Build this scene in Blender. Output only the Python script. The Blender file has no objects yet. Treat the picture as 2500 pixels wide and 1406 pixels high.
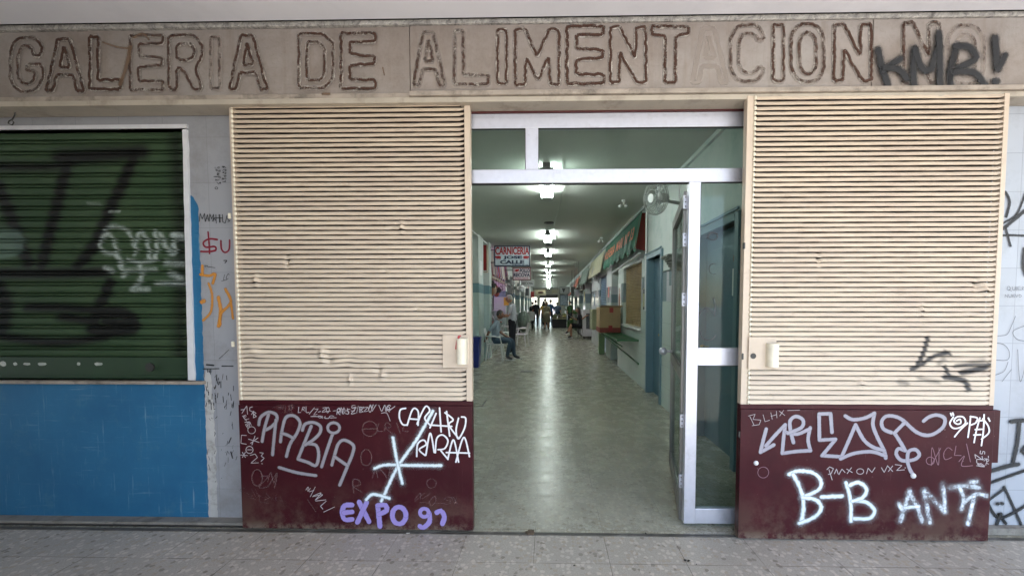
import bpy, math, random
import numpy as np
from math import sin, cos, tan, pi, radians, sqrt, atan2
from mathutils import Vector, Matrix, noise as mnoise
random.seed(7)
# ------------------------------------------------------------------ camera, world, sun, exposure
FPX, CX, CY = 940.0, 1322.0, 783.0
YAW, PITCH, CAMH = math.atan(18/940.), math.atan(41/940.), 1.52
CAM = Vector((0, -2.48, CAMH))
cam = bpy.data.cameras.new("camera"); camo = bpy.data.objects.new("camera", cam)
bpy.context.scene.collection.objects.link(camo)
cam.sensor_width = 36; cam.sensor_fit = 'HORIZONTAL'; cam.lens = FPX/2500*36
cam.shift_x = -(CX-1250)/2500; cam.shift_y = (CY-703)/2500
cam.clip_start = .05; cam.clip_end = 500
camo.location = CAM; camo.rotation_euler = (pi/2-PITCH, 0, YAW)
scene = bpy.context.scene; scene.camera = camo
w = bpy.data.worlds.new("World"); scene.world = w; w.use_nodes = True
nt = w.node_tree; bg = nt.nodes['Background']
sky = nt.nodes.new('ShaderNodeTexSky'); sky.sky_type = 'NISHITA'; sky.sun_disc = False
SUN_EL, SUN_AZ = radians(55), radians(128)      # azimuth clockwise from +Y
sky.sun_elevation = SUN_EL; sky.sun_rotation = SUN_AZ
nt.links.new(sky.outputs[0], bg.inputs[0]); bg.inputs[1].default_value = 0.15
sl = bpy.data.lights.new("sun", 'SUN'); sl.energy = 4.0; sl.angle = radians(.5); sl.color = (1, .95, .88)
so = bpy.data.objects.new("sun", sl); scene.collection.objects.link(so)
sd = Vector((sin(SUN_AZ)*cos(SUN_EL), cos(SUN_AZ)*cos(SUN_EL), sin(SUN_EL)))
so.rotation_euler = sd.to_track_quat('Z', 'Y').to_euler()
vs = scene.view_settings; vs.view_transform = 'Standard'; vs.look = 'None'; vs.exposure = 2.34; vs.gamma = 1
TUBE = 18.0     # fluorescent tube emission
cy_ = scene.cycles
cy_.max_bounces = 8; cy_.diffuse_bounces = 5; cy_.glossy_bounces = 4; cy_.transparent_max_bounces = 24
cy_.sample_clamp_indirect = 6; cy_.caustics_reflective = False; cy_.caustics_refractive = False
cy_.use_denoising = True
# ------------------------------------------------------------------ pixel -> place
_R = Matrix.Rotation(YAW, 3, 'Z') @ Matrix.Rotation(pi/2-PITCH, 3, 'X')
def ray(px, py): return _R @ Vector(((px-CX)/FPX, -(py-CY)/FPX, -1.0))
def aY(px, py, Y):
    d = ray(px, py); t = (Y-CAM.y)/d.y; return CAM + d*t
def aX(px, py, X):
    d = ray(px, py); t = (X-CAM.x)/d.x; return CAM + d*t
def aZ(px, py, Z=0):
    d = ray(px, py); t = (Z-CAM.z)/d.z; return CAM + d*t
# ------------------------------------------------------------------ materials
def lin(c):
    return tuple(((v/255)/12.92 if v/255 <= .04045 else ((v/255+.055)/1.055)**2.4) for v in c)
class NT:
    def __init__(s, name):
        s.m = bpy.data.materials.new(name); s.m.use_nodes = True; s.t = s.m.node_tree
        s.b = s.t.nodes['Principled BSDF']; s.out = s.t.nodes['Material Output']
        s.tc = s.n('ShaderNodeTexCoord')
        s.co = s.tc.outputs['Object']
    def n(s, k, **kw):
        x = s.t.nodes.new(k)
        for a, v in kw.items(): setattr(x, a, v)
        return x
    def l(s, a, b): s.t.links.new(a, b)
    def setin(s, sock, v):
        if hasattr(v, 'is_output') or isinstance(v, bpy.types.NodeSocket): s.l(v, sock)
        else: sock.default_value = v
    def math(s, op, a, b=0.0, c=0.0, clamp=False):
        x = s.n('ShaderNodeMath', operation=op); x.use_clamp = clamp
        s.setin(x.inputs[0], a); s.setin(x.inputs[1], b); s.setin(x.inputs[2], c); return x.outputs[0]
    def mapr(s, v, a, b, c=0., d=1., smooth=False):
        x = s.n('ShaderNodeMapRange'); x.clamp = True
        if smooth: x.interpolation_type = 'SMOOTHSTEP'
        s.setin(x.inputs[0], v)
        for i, q in enumerate((a, b, c, d)): s.setin(x.inputs[1+i], q)
        return x.outputs[0]
    def scale(s, vec, f):
        x = s.n('ShaderNodeMapping'); s.l(vec, x.inputs[0]); x.inputs['Scale'].default_value = f; return x.outputs[0]
    def noise(s, sc, det=4, rough=.6, vec=None, dist=0., col=False):
        x = s.n('ShaderNodeTexNoise'); s.l(vec or s.co, x.inputs['Vector'])
        x.inputs['Scale'].default_value = sc; x.inputs['Detail'].default_value = det
        x.inputs['Roughness'].default_value = rough; x.inputs['Distortion'].default_value = dist
        return x.outputs['Color' if col else 'Fac']
    def mix(s, f, a, b, mode='MIX'):
        x = s.n('ShaderNodeMix'); x.data_type = 'RGBA'; x.blend_type = mode
        s.setin(x.inputs[0], f)
        for i, v in ((6, a), (7, b)):
            if isinstance(v, (tuple, list)): v = (*v[:3], 1)
            s.setin(x.inputs[i], v)
        return x.outputs[2]
    def xyz(s):
        x = s.n('ShaderNodeSeparateXYZ'); s.l(s.co, x.inputs[0]); return x.outputs
    def bump(s, h, st=.3, dist=.01):
        x = s.n('ShaderNodeBump'); x.inputs['Strength'].default_value = st; x.inputs['Distance'].default_value = dist
        s.l(h, x.inputs['Height']); s.l(x.outputs[0], s.b.inputs['Normal'])
    def col(s, v): s.setin(s.b.inputs['Base Color'], (*v[:3], 1) if isinstance(v, (tuple, list)) else v)
    def rough(s, v): s.setin(s.b.inputs['Roughness'], v)
    def lines(s, c, per, off, w):      # 1 on the joint lines
        f = s.math('FRACT', s.math('DIVIDE', s.math('SUBTRACT', c, off), per))
        d = s.math('ABSOLUTE', s.math('SUBTRACT', f, .5))
        return s.math('GREATER_THAN', d, .5-w/per/2)
def simple(name, c, rough=.6, var=.12, sc=12., bump=.15, metal=0., spec=.5, bsc=60., dirt=None, dsc=3., dlo=.5, dhi=.75):
    s = NT(name); c = tuple(c)
    n = s.noise(sc)
    v = s.mapr(n, .3, .7, 1-var, 1+var)
    x = s.n('ShaderNodeVectorMath', operation='SCALE'); x.inputs[0].default_value = c; s.l(v, x.inputs['Scale'])
    colr = x.outputs[0]
    if dirt is not None: colr = s.mix(s.mapr(s.noise(dsc, 8, .7), dlo, dhi), colr, dirt)
    s.l(colr, s.b.inputs['Base Color']); s.rough(s.mapr(n, .3, .7, max(rough-.08, .02), min(rough+.08, 1)))
    s.b.inputs['Metallic'].default_value = metal; s.b.inputs['Specular IOR Level'].default_value = spec
    if bump: s.bump(s.noise(bsc, 3), bump, .004)
    return s.m
def emis(name, c, st):
    s = NT(name); s.col(c); s.b.inputs['Emission Color'].default_value = (*c[:3], 1)
    s.b.inputs['Emission Strength'].default_value = st; return s.m
def terrazzo(name, base, rlo, rhi, x0, y0, tile=.45, chips=1.0, jw=.0035, wavy=0.):
    s = NT(name)
    vo = s.n('ShaderNodeTexVoronoi'); vo.inputs['Scale'].default_value = 34; vo.inputs['Randomness'].default_value = 1
    wob = s.n('ShaderNodeVectorMath', operation='MULTIPLY_ADD')
    s.l(s.noise(45, 2, .5, col=True), wob.inputs[0]); wob.inputs[1].default_value = (.018,)*3; s.l(s.co, wob.inputs[2])
    s.l(wob.outputs[0], vo.inputs['Vector'])
    sp = s.n('ShaderNodeSeparateColor'); s.l(vo.outputs['Color'], sp.inputs[0])
    inside = s.mapr(vo.outputs['Distance'], .42, .50, 1., 0.)
    dark = s.math('MULTIPLY', s.math('GREATER_THAN', sp.outputs[0], .89), inside)
    light = s.math('MULTIPLY', s.math('LESS_THAN', sp.outputs[0], .36), inside)
    mid = s.math('MULTIPLY', s.math('COMPARE', sp.outputs[0], .6, .12), inside)
    b = tuple(base)
    c = s.mix(s.mapr(s.noise(120, 4), .3, .7), tuple(v*.74 for v in b), tuple(v*1.12 for v in b))
    c = s.mix(s.math('MULTIPLY', light, .8*chips), c, tuple(min(v*1.42, .8) for v in b))
    c = s.mix(s.math('MULTIPLY', mid, .5*chips), c, (b[0]*.85, b[1]*.72, b[2]*.55))
    dk = s.mix(sp.outputs[1], (b[0]*.30, b[1]*.25, b[2]*.18), (b[0]*.5, b[1]*.5, b[2]*.48))
    c = s.mix(s.math('MULTIPLY', dark, .85*chips), c, dk)
    X = s.xyz()
    jl = s.math('MAXIMUM', s.lines(X[0], tile, x0, jw), s.lines(X[1], tile, y0, jw))
    jl = s.math('MULTIPLY', jl, s.mapr(s.noise(3.1, 3), .38, .6, .15, 1.))
    c = s.mix(s.math('MULTIPLY', jl, .85), c, (.03, .027, .022))
    big = s.noise(1.3, 6, .7)
    c = s.mix(s.mapr(big, .45, .8, 0, .28), c, tuple(v*.42 for v in b))
    c = s.mix(s.mapr(s.noise(9, 8, .85), .62, .72, 0, .45), c, tuple(v*.45 for v in b))
    # per tile tone
    tx = s.math('FLOOR', s.math('DIVIDE', s.math('SUBTRACT', X[0], x0), tile)); ty = s.math('FLOOR', s.math('DIVIDE', s.math('SUBTRACT', X[1], y0), tile))
    cb = s.n('ShaderNodeCombineXYZ'); s.l(tx, cb.inputs[0]); s.l(ty, cb.inputs[1])
    wn = s.n('ShaderNodeTexWhiteNoise'); s.l(cb.outputs[0], wn.inputs['Vector'])
    c = s.mix(s.math('MULTIPLY', wn.outputs['Value'], .22), c, tuple(v*.6 for v in b))
    s.l(c, s.b.inputs['Base Color'])
    s.rough(s.math('ADD', s.mapr(s.noise(5, 6, .75), .3, .7, rlo, rhi), s.math('MULTIPLY', jl, .4), clamp=True))
    s.bump(s.math('ADD', s.math('ADD', s.math('MULTIPLY', jl, -.5), s.math('MULTIPLY', s.noise(30, 4), .25)), s.math('MULTIPLY', s.noise(4.5, 3), wavy)), .14, .004)
    return s.m
def tiles(name, c, pu, pv, axis, offu=0., offv=0., jc=(.35, .36, .37), w=.004, rough=.25, var=.06, jst=.8, dirt=None, band=None, bandcol=None, dlo=.5, dhi=.8):
    """glazed tile wall; axis 0: runs along X, 1: runs along Y; v is Z"""
    s = NT(name); X = s.xyz()
    u, v = X[axis], X[2]
    jl = s.math('MAXIMUM', s.lines(u, pu, offu, w), s.lines(v, pv, offv, w))
    iu = s.math('FLOOR', s.math('DIVIDE', s.math('SUBTRACT', u, offu), pu)); iv = s.math('FLOOR', s.math('DIVIDE', s.math('SUBTRACT', v, offv), pv))
    cb = s.n('ShaderNodeCombineXYZ'); s.l(iu, cb.inputs[0]); s.l(iv, cb.inputs[1])
    wn = s.n('ShaderNodeTexWhiteNoise'); s.l(cb.outputs[0], wn.inputs['Vector'])
    cc = s.mix(wn.outputs['Value'], tuple(q*(1-var) for q in c), tuple(min(1, q*(1+var)) for q in c))
    if band:
        inb = s.math('MULTIPLY', s.math('GREATER_THAN', v, band[0]), s.math('LESS_THAN', v, band[1]))
        wn2 = s.n('ShaderNodeTexWhiteNoise')
        iu2 = s.math('FLOOR', s.math('DIVIDE', u, .11)); iv2 = s.math('FLOOR', s.math('DIVIDE', s.math('SUBTRACT', v, band[0]), .215))
        c2 = s.n('ShaderNodeCombineXYZ'); s.l(iu2, c2.inputs[0]); s.l(iv2, c2.inputs[1]); s.l(c2.outputs[0], wn2.inputs['Vector'])
        bc = s.mix(s.math('GREATER_THAN', wn2.outputs['Value'], .5), bandcol[0], bandcol[1])
        cc = s.mix(inb, cc, bc)
    cc = s.mix(s.math('MULTIPLY', jl, jst), cc, jc)
    if dirt is not None: cc = s.mix(s.mapr(s.noise(2.2, 9, .75), dlo, dhi, 0, .8), cc, dirt)
    s.l(cc, s.b.inputs['Base Color']); s.rough(s.mapr(s.noise(5, 5), .3, .7, max(.05, rough-.08), rough+.12))
    s.bump(s.math('ADD', s.math('MULTIPLY', jl, -1), s.math('MULTIPLY', s.noise(9, 2), .5)), .25, .003)
    return s.m
def paintmat(name, c, soft=.15, rough=.5, wear=.1, nsc=60., core=None, opac=1., spec=.5):
    """paint stroke: attribute d = 0 on the stroke's middle, 1 at its edge; s = strength"""
    s = NT(name)
    at = s.n('ShaderNodeAttribute'); at.attribute_name = 'd'
    sp = s.n('ShaderNodeSeparateColor'); s.l(at.outputs['Color'], sp.inputs[0])
    d, st = sp.outputs[0], sp.outputs[1]
    n = s.noise(nsc, 5, .75)
    dd = s.math('ADD', d, s.math('MULTIPLY', s.math('SUBTRACT', n, .5), .3+soft))
    a = s.mapr(dd, 1-soft-.12, .98, 1., 0., smooth=True)
    we = s.mapr(s.math('ADD', s.math('MULTIPLY', s.math('ADD', s.math('MULTIPLY', s.noise(nsc*.55, 7, .8), 1.3), s.math('MULTIPLY', s.noise(nsc*.10, 3, .6), .7)), .5), s.math('MULTIPLY', s.math('SUBTRACT', st, .5), .8)), wear-.07, wear+.07)
    a = s.math('MULTIPLY', s.math('MULTIPLY', a, we), opac)
    cc = c
    if core is not None: cc = s.mix(s.mapr(d, .45, .85), core, c)
    s.col(cc) if isinstance(cc, tuple) else s.l(cc, s.b.inputs['Base Color'])
    s.rough(rough); s.b.inputs['Specular IOR Level'].default_value = spec
    s.l(a, s.b.inputs['Alpha'])
    return s.m
def glassmat(name, tint, rough=.02, refl=1.0, dirt=0.):
    s = NT(name); t = s.t; t.nodes.remove(s.b)
    tr = s.n('ShaderNodeBsdfTransparent'); tr.inputs[0].default_value = (*tint, 1)
    gl = s.n('ShaderNodeBsdfGlossy'); gl.inputs['Roughness'].default_value = rough
    fr = s.n('ShaderNodeFresnel'); fr.inputs[0].default_value = 1.5
    mx = s.n('ShaderNodeMixShader'); s.l(s.math('MULTIPLY', fr.outputs[0], refl, clamp=True), mx.inputs[0]); s.l(tr.outputs[0], mx.inputs[1]); s.l(gl.outputs[0], mx.inputs[2])
    res = mx.outputs[0]
    if dirt:
        df = s.n('ShaderNodeBsdfDiffuse'); df.inputs[0].default_value = (.45, .47, .45, 1)
        m2 = s.n('ShaderNodeMixShader'); s.l(s.mapr(s.noise(4, 7, .7), .4, .8, 0, dirt), m2.inputs[0]); s.l(res, m2.inputs[1]); s.l(df.outputs[0], m2.inputs[2]); res = m2.outputs[0]
    s.l(res, s.out.inputs[0]); return s.m
# ------------------------------------------------------------------ mesh helpers
BASE = {}
class MB:
    def __init__(s): s.v = []; s.f = []; s.mi = []; s.cur = 0
    def add(s, vs, fs):
        k = len(s.v); s.v += [tuple(p) for p in vs]
        for f in fs: s.f.append(tuple(i+k for i in f)); s.mi.append(s.cur)
        return s
    def box(s, x0, x1, y0, y1, z0, z1):
        if x0 > x1: x0, x1 = x1, x0
        if y0 > y1: y0, y1 = y1, y0
        if z0 > z1: z0, z1 = z1, z0
        v = [(x, y, z) for x in (x0, x1) for y in (y0, y1) for z in (z0, z1)]
        return s.add(v, [(0, 1, 3, 2), (4, 6, 7, 5), (0, 4, 5, 1), (2, 3, 7, 6), (0, 2, 6, 4), (1, 5, 7, 3)])
    def obox(s, c, ux, uy, uz):       # centre and three half-axis vectors
        c, ux, uy, uz = map(Vector, (c, ux, uy, uz))
        v = [c+ux*a+uy*b+uz*d for a in (-1, 1) for b in (-1, 1) for d in (-1, 1)]
        return s.add(v, [(0, 1, 3, 2), (4, 6, 7, 5), (0, 4, 5, 1), (2, 3, 7, 6), (0, 2, 6, 4), (1, 5, 7, 3)])
    def quad(s, a, b, c, d): return s.add([a, b, c, d], [(0, 1, 2, 3)])
    def prism(s, poly, off):          # planar polygon extruded by off
        n = len(poly); off = Vector(off); P = [Vector(p) for p in poly]
        return s.add(P+[p+off for p in P], [tuple(range(n)), tuple(range(2*n-1, n-1, -1))]+[(i, i+n, (i+1) % n+n, (i+1) % n) for i in range(n)])
    def tube(s, pts, r, n=8, cap=True):
        pts = [Vector(p) for p in pts]; rr = r if isinstance(r, (list, tuple)) else [r]*len(pts)
        k = len(s.v); prev = None
        for i, p in enumerate(pts):
            t = (pts[min(i+1, len(pts)-1)]-pts[max(i-1, 0)])
            if t.length < 1e-9: t = Vector((0, 0, 1))
            t.normalize()
            u = t.cross(Vector((0, 0, 1)) if abs(t.z) < .95 else Vector((1, 0, 0))).normalized()
            if prev is not None:
                u = (prev - t*prev.dot(t))
                u = u.normalized() if u.length > 1e-6 else t.orthogonal().normalized()
            prev = u; v = t.cross(u)
            for j in range(n):
                a = 2*pi*j/n; s.v.append(tuple(p+(u*cos(a)+v*sin(a))*rr[i]))
        for i in range(len(pts)-1):
            for j in range(n):
                s.f.append((k+i*n+j, k+i*n+(j+1) % n, k+(i+1)*n+(j+1) % n, k+(i+1)*n+j)); s.mi.append(s.cur)
        if cap:
            s.f.append(tuple(k+j for j in range(n))[::-1]); s.mi.append(s.cur)
            e = k+(len(pts)-1)*n; s.f.append(tuple(e+j for j in range(n))); s.mi.append(s.cur)
        return s
    def ell(s, c, r, n=12, m=8, rot=None, fn=None):
        c = Vector(c); k = len(s.v)
        for i in range(m+1):
            th = pi*i/m
            for j in range(n):
                ph = 2*pi*j/n
                d = Vector((sin(th)*cos(ph), sin(th)*sin(ph), cos(th)))
                q = Vector((d.x*r[0], d.y*r[1], d.z*r[2]))
                if fn: q = fn(d, q)
                if rot: q = rot @ q
                s.v.append(tuple(c+q))
        for i in range(m):
            for j in range(n):
                s.f.append((k+i*n+j, k+(i+1)*n+j, k+(i+1)*n+(j+1) % n, k+i*n+(j+1) % n)); s.mi.append(s.cur)
        return s
    def build(s, name, mat, parent=None, smooth=False, bevel=0., attr=None):
        me = bpy.data.meshes.new(name)
        b = Vector(BASE.get(parent.name, (0, 0, 0))) if parent else Vector((0, 0, 0))
        me.from_pydata([tuple(Vector(p)-b) for p in s.v], [], s.f)
        mats = mat if isinstance(mat, (list, tuple)) else [mat]
        for m in mats: me.materials.append(m)
        if len(mats) > 1: me.polygons.foreach_set('material_index', s.mi)
        me.update()
        o = bpy.data.objects.new(name, me); scene.collection.objects.link(o)
        if parent: o.parent = parent; BASE[o.name] = tuple(b)
        if smooth: me.polygons.foreach_set('use_smooth', [True]*len(me.polygons))
        if bevel:
            md = o.modifiers.new('bevel', 'BEVEL'); md.width = bevel; md.segments = 2; md.limit_method = 'ANGLE'; md.angle_limit = radians(40)
        if attr is not None:
            ca = me.color_attributes.new('d', 'FLOAT_COLOR', 'POINT')
            ca.data.foreach_set('color', np.asarray(attr, dtype=np.float32).ravel())
        return o
def tag(o, label, cat, group=None, kind=None):
    if label: o['label'] = label
    if cat: o['category'] = cat
    if group: o['group'] = group
    if kind: o['kind'] = kind
    return o
def thing(name, label, cat, loc=(0, 0, 0), group=None):
    o = bpy.data.objects.new(name, None); scene.collection.objects.link(o); o.location = loc
    o.empty_display_size = .1
    BASE[o.name] = tuple(loc); return tag(o, label, cat, group)
def copy_tree(o, loc, label):
    r = o.copy(); scene.collection.objects.link(r); r.location = loc; r['label'] = label
    for ch in o.children:
        c = ch.copy(); scene.collection.objects.link(c); c.parent = r
        for g in ch.children:
            d = g.copy(); scene.collection.objects.link(d); d.parent = c
    return r
def lab(o, l): o['label'] = l; return o
# strokes -------------------------------------------------------------
def cr(pts, step):
    """Catmull-Rom through the points, about one sample per `step` pixels"""
    if len(pts) < 3:
        (a, b), (c, d) = pts[0], pts[-1]
        n = max(2, int(math.hypot(c-a, d-b)/step)); return [(a+(c-a)*i/n, b+(d-b)*i/n) for i in range(n+1)]
    P = [pts[0]]+list(pts)+[pts[-1]]; out = []
    closed = math.hypot(pts[0][0]-pts[-1][0], pts[0][1]-pts[-1][1]) < 1e-6
    if closed: P[0] = pts[-2]; P[-1] = pts[1]
    for i in range(1, len(P)-2):
        p0, p1, p2, p3 = P[i-1:i+3]
        n = max(2, int(math.hypot(p2[0]-p1[0], p2[1]-p1[1])/step))
        for j in range(n):
            t = j/n
            out.append(tuple(.5*((2*p1[k])+(-p0[k]+p2[k])*t+(2*p0[k]-5*p1[k]+4*p2[k]-p3[k])*t*t+(-p0[k]+3*p1[k]-3*p2[k]+p3[k])*t**3) for k in (0, 1)))
    out.append(tuple(P[-2])); return out
class Paint:
    """ribbons of paint on a plane Y = const, given in photograph pixels of a crop"""
    def __init__(s, Y, ox=0., oy=0., sc=1., off=.0015): s.Y = Y; s.o = (ox, oy, sc); s.mb = MB(); s.at = []; s.k = 0; s.off = off
    def st(s, pts, w, strength=1., smooth=True, jit=0., cap=True):
        ox, oy, sc = s.o
        P = [(ox+x/sc, oy+y/sc) for x, y in pts]
        step = max(1.2, w/sc*.35)
        if smooth and len(P) > 2: P = cr(P, step)
        else:
            Q = []
            for a, b in zip(P[:-1], P[1:]):
                n = max(1, int(math.hypot(b[0]-a[0], b[1]-a[1])/max(step, 2)))
                Q += [(a[0]+(b[0]-a[0])*i/n, a[1]+(b[1]-a[1])*i/n) for i in range(n)]
            P = Q+[P[-1]]
        if jit: P = [(x+random.uniform(-jit, jit), y+random.uniform(-jit, jit)) for x, y in P]
        W = [aY(x, y, s.Y) for x, y in P]
        W = [(p.x, p.z) for p in W]
        hw = w/sc*.5*(s.Y-CAM.y)/FPX*1.0
        s.k += 1; base = s.Y-s.off-.00025*(s.k % 14)
        n = len(W); vs = []; at = []; fs = []
        for i, (x, z) in enumerate(W):
            a, b = W[max(i-1, 0)], W[min(i+1, n-1)]
            tx, tz = b[0]-a[0], b[1]-a[1]; L = math.hypot(tx, tz) or 1; tx /= L; tz /= L
            y = base-.0004*i/n; h = hw*(1+random.uniform(-.06, .06))
            vs += [(x-tz*h, y, z+tx*h), (x, y, z), (x+tz*h, y, z-tx*h)]; at += [1, 0, 1]
        for i in range(n-1):
            a = i*3; fs += [(a, a+3, a+4, a+1), (a+1, a+4, a+5, a+2)]
        if cap:
            for e, nb in ((0, 1), (n-1, n-2)):
                if n < 2: break
                x, z = W[e]; dx, dz = x-W[nb][0], z-W[nb][1]; a0 = atan2(dz, dx); c = e*3+1
                r0 = len(vs); m = 6; yy = vs[c][1]
                for j in range(m+1):
                    a = a0-pi/2+pi*j/m; vs.append((x+cos(a)*hw, yy, z+sin(a)*hw)); at.append(1)
                fs += [(c, r0+j, r0+j+1) for j in range(m)]
        s.mb.add(vs, fs); s.at += [(a, strength, 0, 1) for a in at]
        return s
    def halo(s, pts, w, k=2.3):
        o = s.off; s.off = o-.0009; s.mb.cur = 1; s.st(pts, w*k, .6); s.mb.cur = 0; s.off = o; return s
    def ring(s, cx, cy, rx, ry, w, strength=1., a0=0, a1=360):
        return s.st([(cx+rx*cos(radians(a0+(a1-a0)*i/12)), cy+ry*sin(radians(a0+(a1-a0)*i/12))) for i in range(13)], w, strength)
    def dot(s, cx, cy, r, strength=1.): return s.st([(cx-.5, cy), (cx+.5, cy)], r*2, strength)
    def scribble(s, x0, y0, x1, y1, n, w, amp, seed, strength=1.):
        rr = random.Random(seed); pts = []
        for i in range(n):
            t = i/(n-1); x = x0+(x1-x0)*t; y = y0+(y1-y0)*t
            L = math.hypot(x1-x0, y1-y0) or 1; nx, ny = -(y1-y0)/L, (x1-x0)/L
            a = amp*(1 if i % 2 else -1)*rr.choice((.25, .5, .8, 1, 1.1)); b = rr.uniform(-1.5, 1.5)*L/n
            pts.append((x+nx*a+(x1-x0)/L*b, y+ny*a+(y1-y0)/L*b))
        return s.st(pts, w, strength, smooth=True)
    def tagline(s, x0, y0, x1, y1, h, n, w, seed, strength=1.):
        T = [[(0, 1), (.45, 0), (.8, 1)], [(.1, .6), (.7, .5)], [(0, 1), (.1, 0), (.7, 1), (.8, 0)], [(.8, .1), (.2, .1), (.1, .45), (.8, .55), (.7, 1), (0, .9)], [(0, .2), (.9, .1), (.1, 1), (1, .9)], [(.1, 0), (.9, 1)], [(.9, 0), (0, 1)],
             [(.1, 1), (.1, 0), (.7, .1), (.7, .45), (.1, .5), (.9, 1)], [(.8, .2), (.3, 0), (0, .5), (.3, 1), (.9, .8)], [(.2, .1), (.2, .9), (.9, .9)], [(.5, 0), (.1, .5), (.5, 1), (.9, .5), (.5, 0)], [(.5, -.2), (.5, 1.2)], [(-.2, .9), (1.2, .8)]]
        rr = random.Random(seed); L = math.hypot(x1-x0, y1-y0); ux, uy = (x1-x0)/L, (y1-y0)/L; cw = L/n
        for i in range(n):
            for q in range(rr.choice((1, 1, 2))):
                g = rr.choice(T); k = h*rr.uniform(.7, 1.25); dx = rr.uniform(-.15, .1)*cw; dy = rr.uniform(-.2, .2)*h; sl_ = rr.uniform(-.05, .3)
                P = [((i*cw+dx+a*cw*.95+(1-b)*k*sl_), (b*k+dy)) for a, b in g]
                s.st([(x0+a*ux-b*uy, y0+a*uy+b*ux) for a, b in P], w*rr.uniform(.8, 1.15), strength*rr.uniform(.85, 1), smooth=rr.random() < .7)
        return s
    def build(s, name, mat, parent): return s.mb.build(name, mat, parent, attr=s.at)
def distpaint(V2, strokes):
    """V2: n x 2 pixel-space points; strokes: (pts, halfwidth, soft) -> amount 0..1"""
    out = np.zeros(len(V2))
    for pts, hw, soft in strokes:
        P = cr(pts, 6) if len(pts) > 2 else pts
        best = np.full(len(V2), 1e9)
        for a, b in zip(P[:-1], P[1:]):
            a = np.array(a, float); b = np.array(b, float); ab = b-a; L = (ab**2).sum() or 1
            t = np.clip(((V2-a)@ab)/L, 0, 1); d = np.sqrt(((V2-(a+t[:, None]*ab))**2).sum(1)); best = np.minimum(best, d)
        out = np.maximum(out, np.clip((hw+soft-best)/(2*soft), 0, 1))
    return out
def text_part(name, txt, mat, parent, origin, ux, uz, width, height, extrude=.002, off=(0, 0, 0), bold=.0, shear=0.):
    """flat lettering fitted into width x height at origin (lower left), along unit vectors ux, uz"""
    cu = bpy.data.curves.new('t', 'FONT'); cu.body = txt; cu.size = 1; cu.offset = bold; cu.shear = shear; cu.resolution_u = 3
    to = bpy.data.objects.new('t', cu); scene.collection.objects.link(to)
    dg = bpy.context.evaluated_depsgraph_get(); me = bpy.data.meshes.new_from_object(to.evaluated_get(dg))
    bpy.data.objects.remove(to); V = np.array([v.co[:] for v in me.vertices])
    if not len(V): return None
    mn, mx = V.min(0), V.max(0); sp = np.maximum(mx-mn, 1e-6)
    o = Vector(origin); ux = Vector(ux).normalized(); uz = Vector(uz).normalized(); nrm = ux.cross(uz)
    mb = MB()
    vs = [o+ux*float((p[0]-mn[0])/sp[0]*width)+uz*float((p[1]-mn[1])/sp[1]*height)+nrm*extrude+Vector(off) for p in V]
    mb.add(vs, [tuple(p.vertices) for p in me.polygons]); bpy.data.meshes.remove(me)
    return mb.build(name, mat, parent)
# ------------------------------------------------------------------ materials in use
M = {}
M['beige'] = simple('beige enamel', (.57, .465, .36), .42, .07, 9, .12, dirt=(.34, .25, .17), dsc=5, dlo=.60, dhi=.85)
M['beige_edge'] = simple('chipped cream enamel', (.74, .68, .54), .35, .1, 20, .1)
M['maroon'] = simple('maroon enamel', (.052, .006, .011), .34, .2, 5, .1, spec=.35, dirt=(.11, .055, .04), dsc=2.1, dlo=.58, dhi=.80)
def maroonmat():
    s = NT('scuffed maroon enamel'); X = s.xyz()
    c = s.mix(s.mapr(s.noise(4, 5), .3, .7), (.034, .0035, .007), (.052, .007, .011))
    c = s.mix(s.mapr(s.noise(2.1, 9, .8), .55, .80, 0, .6), c, (.12, .05, .045))
    low = s.mapr(X[2], .0, .34, 1., 0.)
    c = s.mix(s.math('MULTIPLY', low, s.mapr(s.noise(3.5, 9, .75), .45, .58, 0, .8)), c, (.10, .06, .045))
    c = s.mix(s.math('MULTIPLY', s.mapr(X[2], .0, .05, 1., 0.), s.mapr(s.noise(14, 6, .8), .42, .55)), c, (.17, .13, .10))
    for ang in (.4, -.9, 1.35):
        mp = s.n('ShaderNodeMapping'); s.l(s.co, mp.inputs[0]); mp.inputs['Rotation'].default_value = (0, ang, 0); mp.inputs['Scale'].default_value = (70, 1, 2.2)
        c = s.mix(s.math('MULTIPLY', s.mapr(s.noise(1.3, 3, .6, vec=mp.outputs[0]), .70, .74, 0, .55), s.mapr(s.noise(3+ang, 3), .45, .6)), c, (.24, .15, .14))
    c = s.mix(s.mapr(s.noise(45, 3, .7), .72, .76, 0, .8), c, (.30, .22, .20))
    s.l(c, s.b.inputs['Base Color']); s.rough(s.mapr(s.noise(6, 7, .8), .3, .7, .28, .55)); s.b.inputs['Specular IOR Level'].default_value = .22; s.bump(s.noise(7, 6, .7), .25, .004); return s.m
M['maroon'] = maroonmat()
M['alu'] = simple('satin aluminium', (.58, .58, .64), .38, .05, 30, .05, metal=.55, dirt=(.34, .33, .34), dsc=7, dlo=.56, dhi=.8)
M['alu_dark'] = simple('grey rubber gasket', (.03, .03, .03), .6, .2)
M['glass'] = glassmat('window glass', (.82, .88, .85), .02, .38, .04)
M['white_paint'] = simple('thick white window paint', (.66, .66, .68), .55, .06, 15, .3, bsc=25)
M['dark_metal'] = simple('dark steel', (.03, .028, .026), .45, .3)
M['soffit'] = simple('smooth lilac grey soffit', (.78, .78, .82), .8, .03, 2, .05, dirt=(.66, .66, .70), dsc=.8)
M['plaster_mint'] = simple('pale mint wall paint', (.57, .615, .59), .55, .05, 2.5, .12, bsc=18, dirt=(.36, .47, .44), dsc=2)
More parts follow.
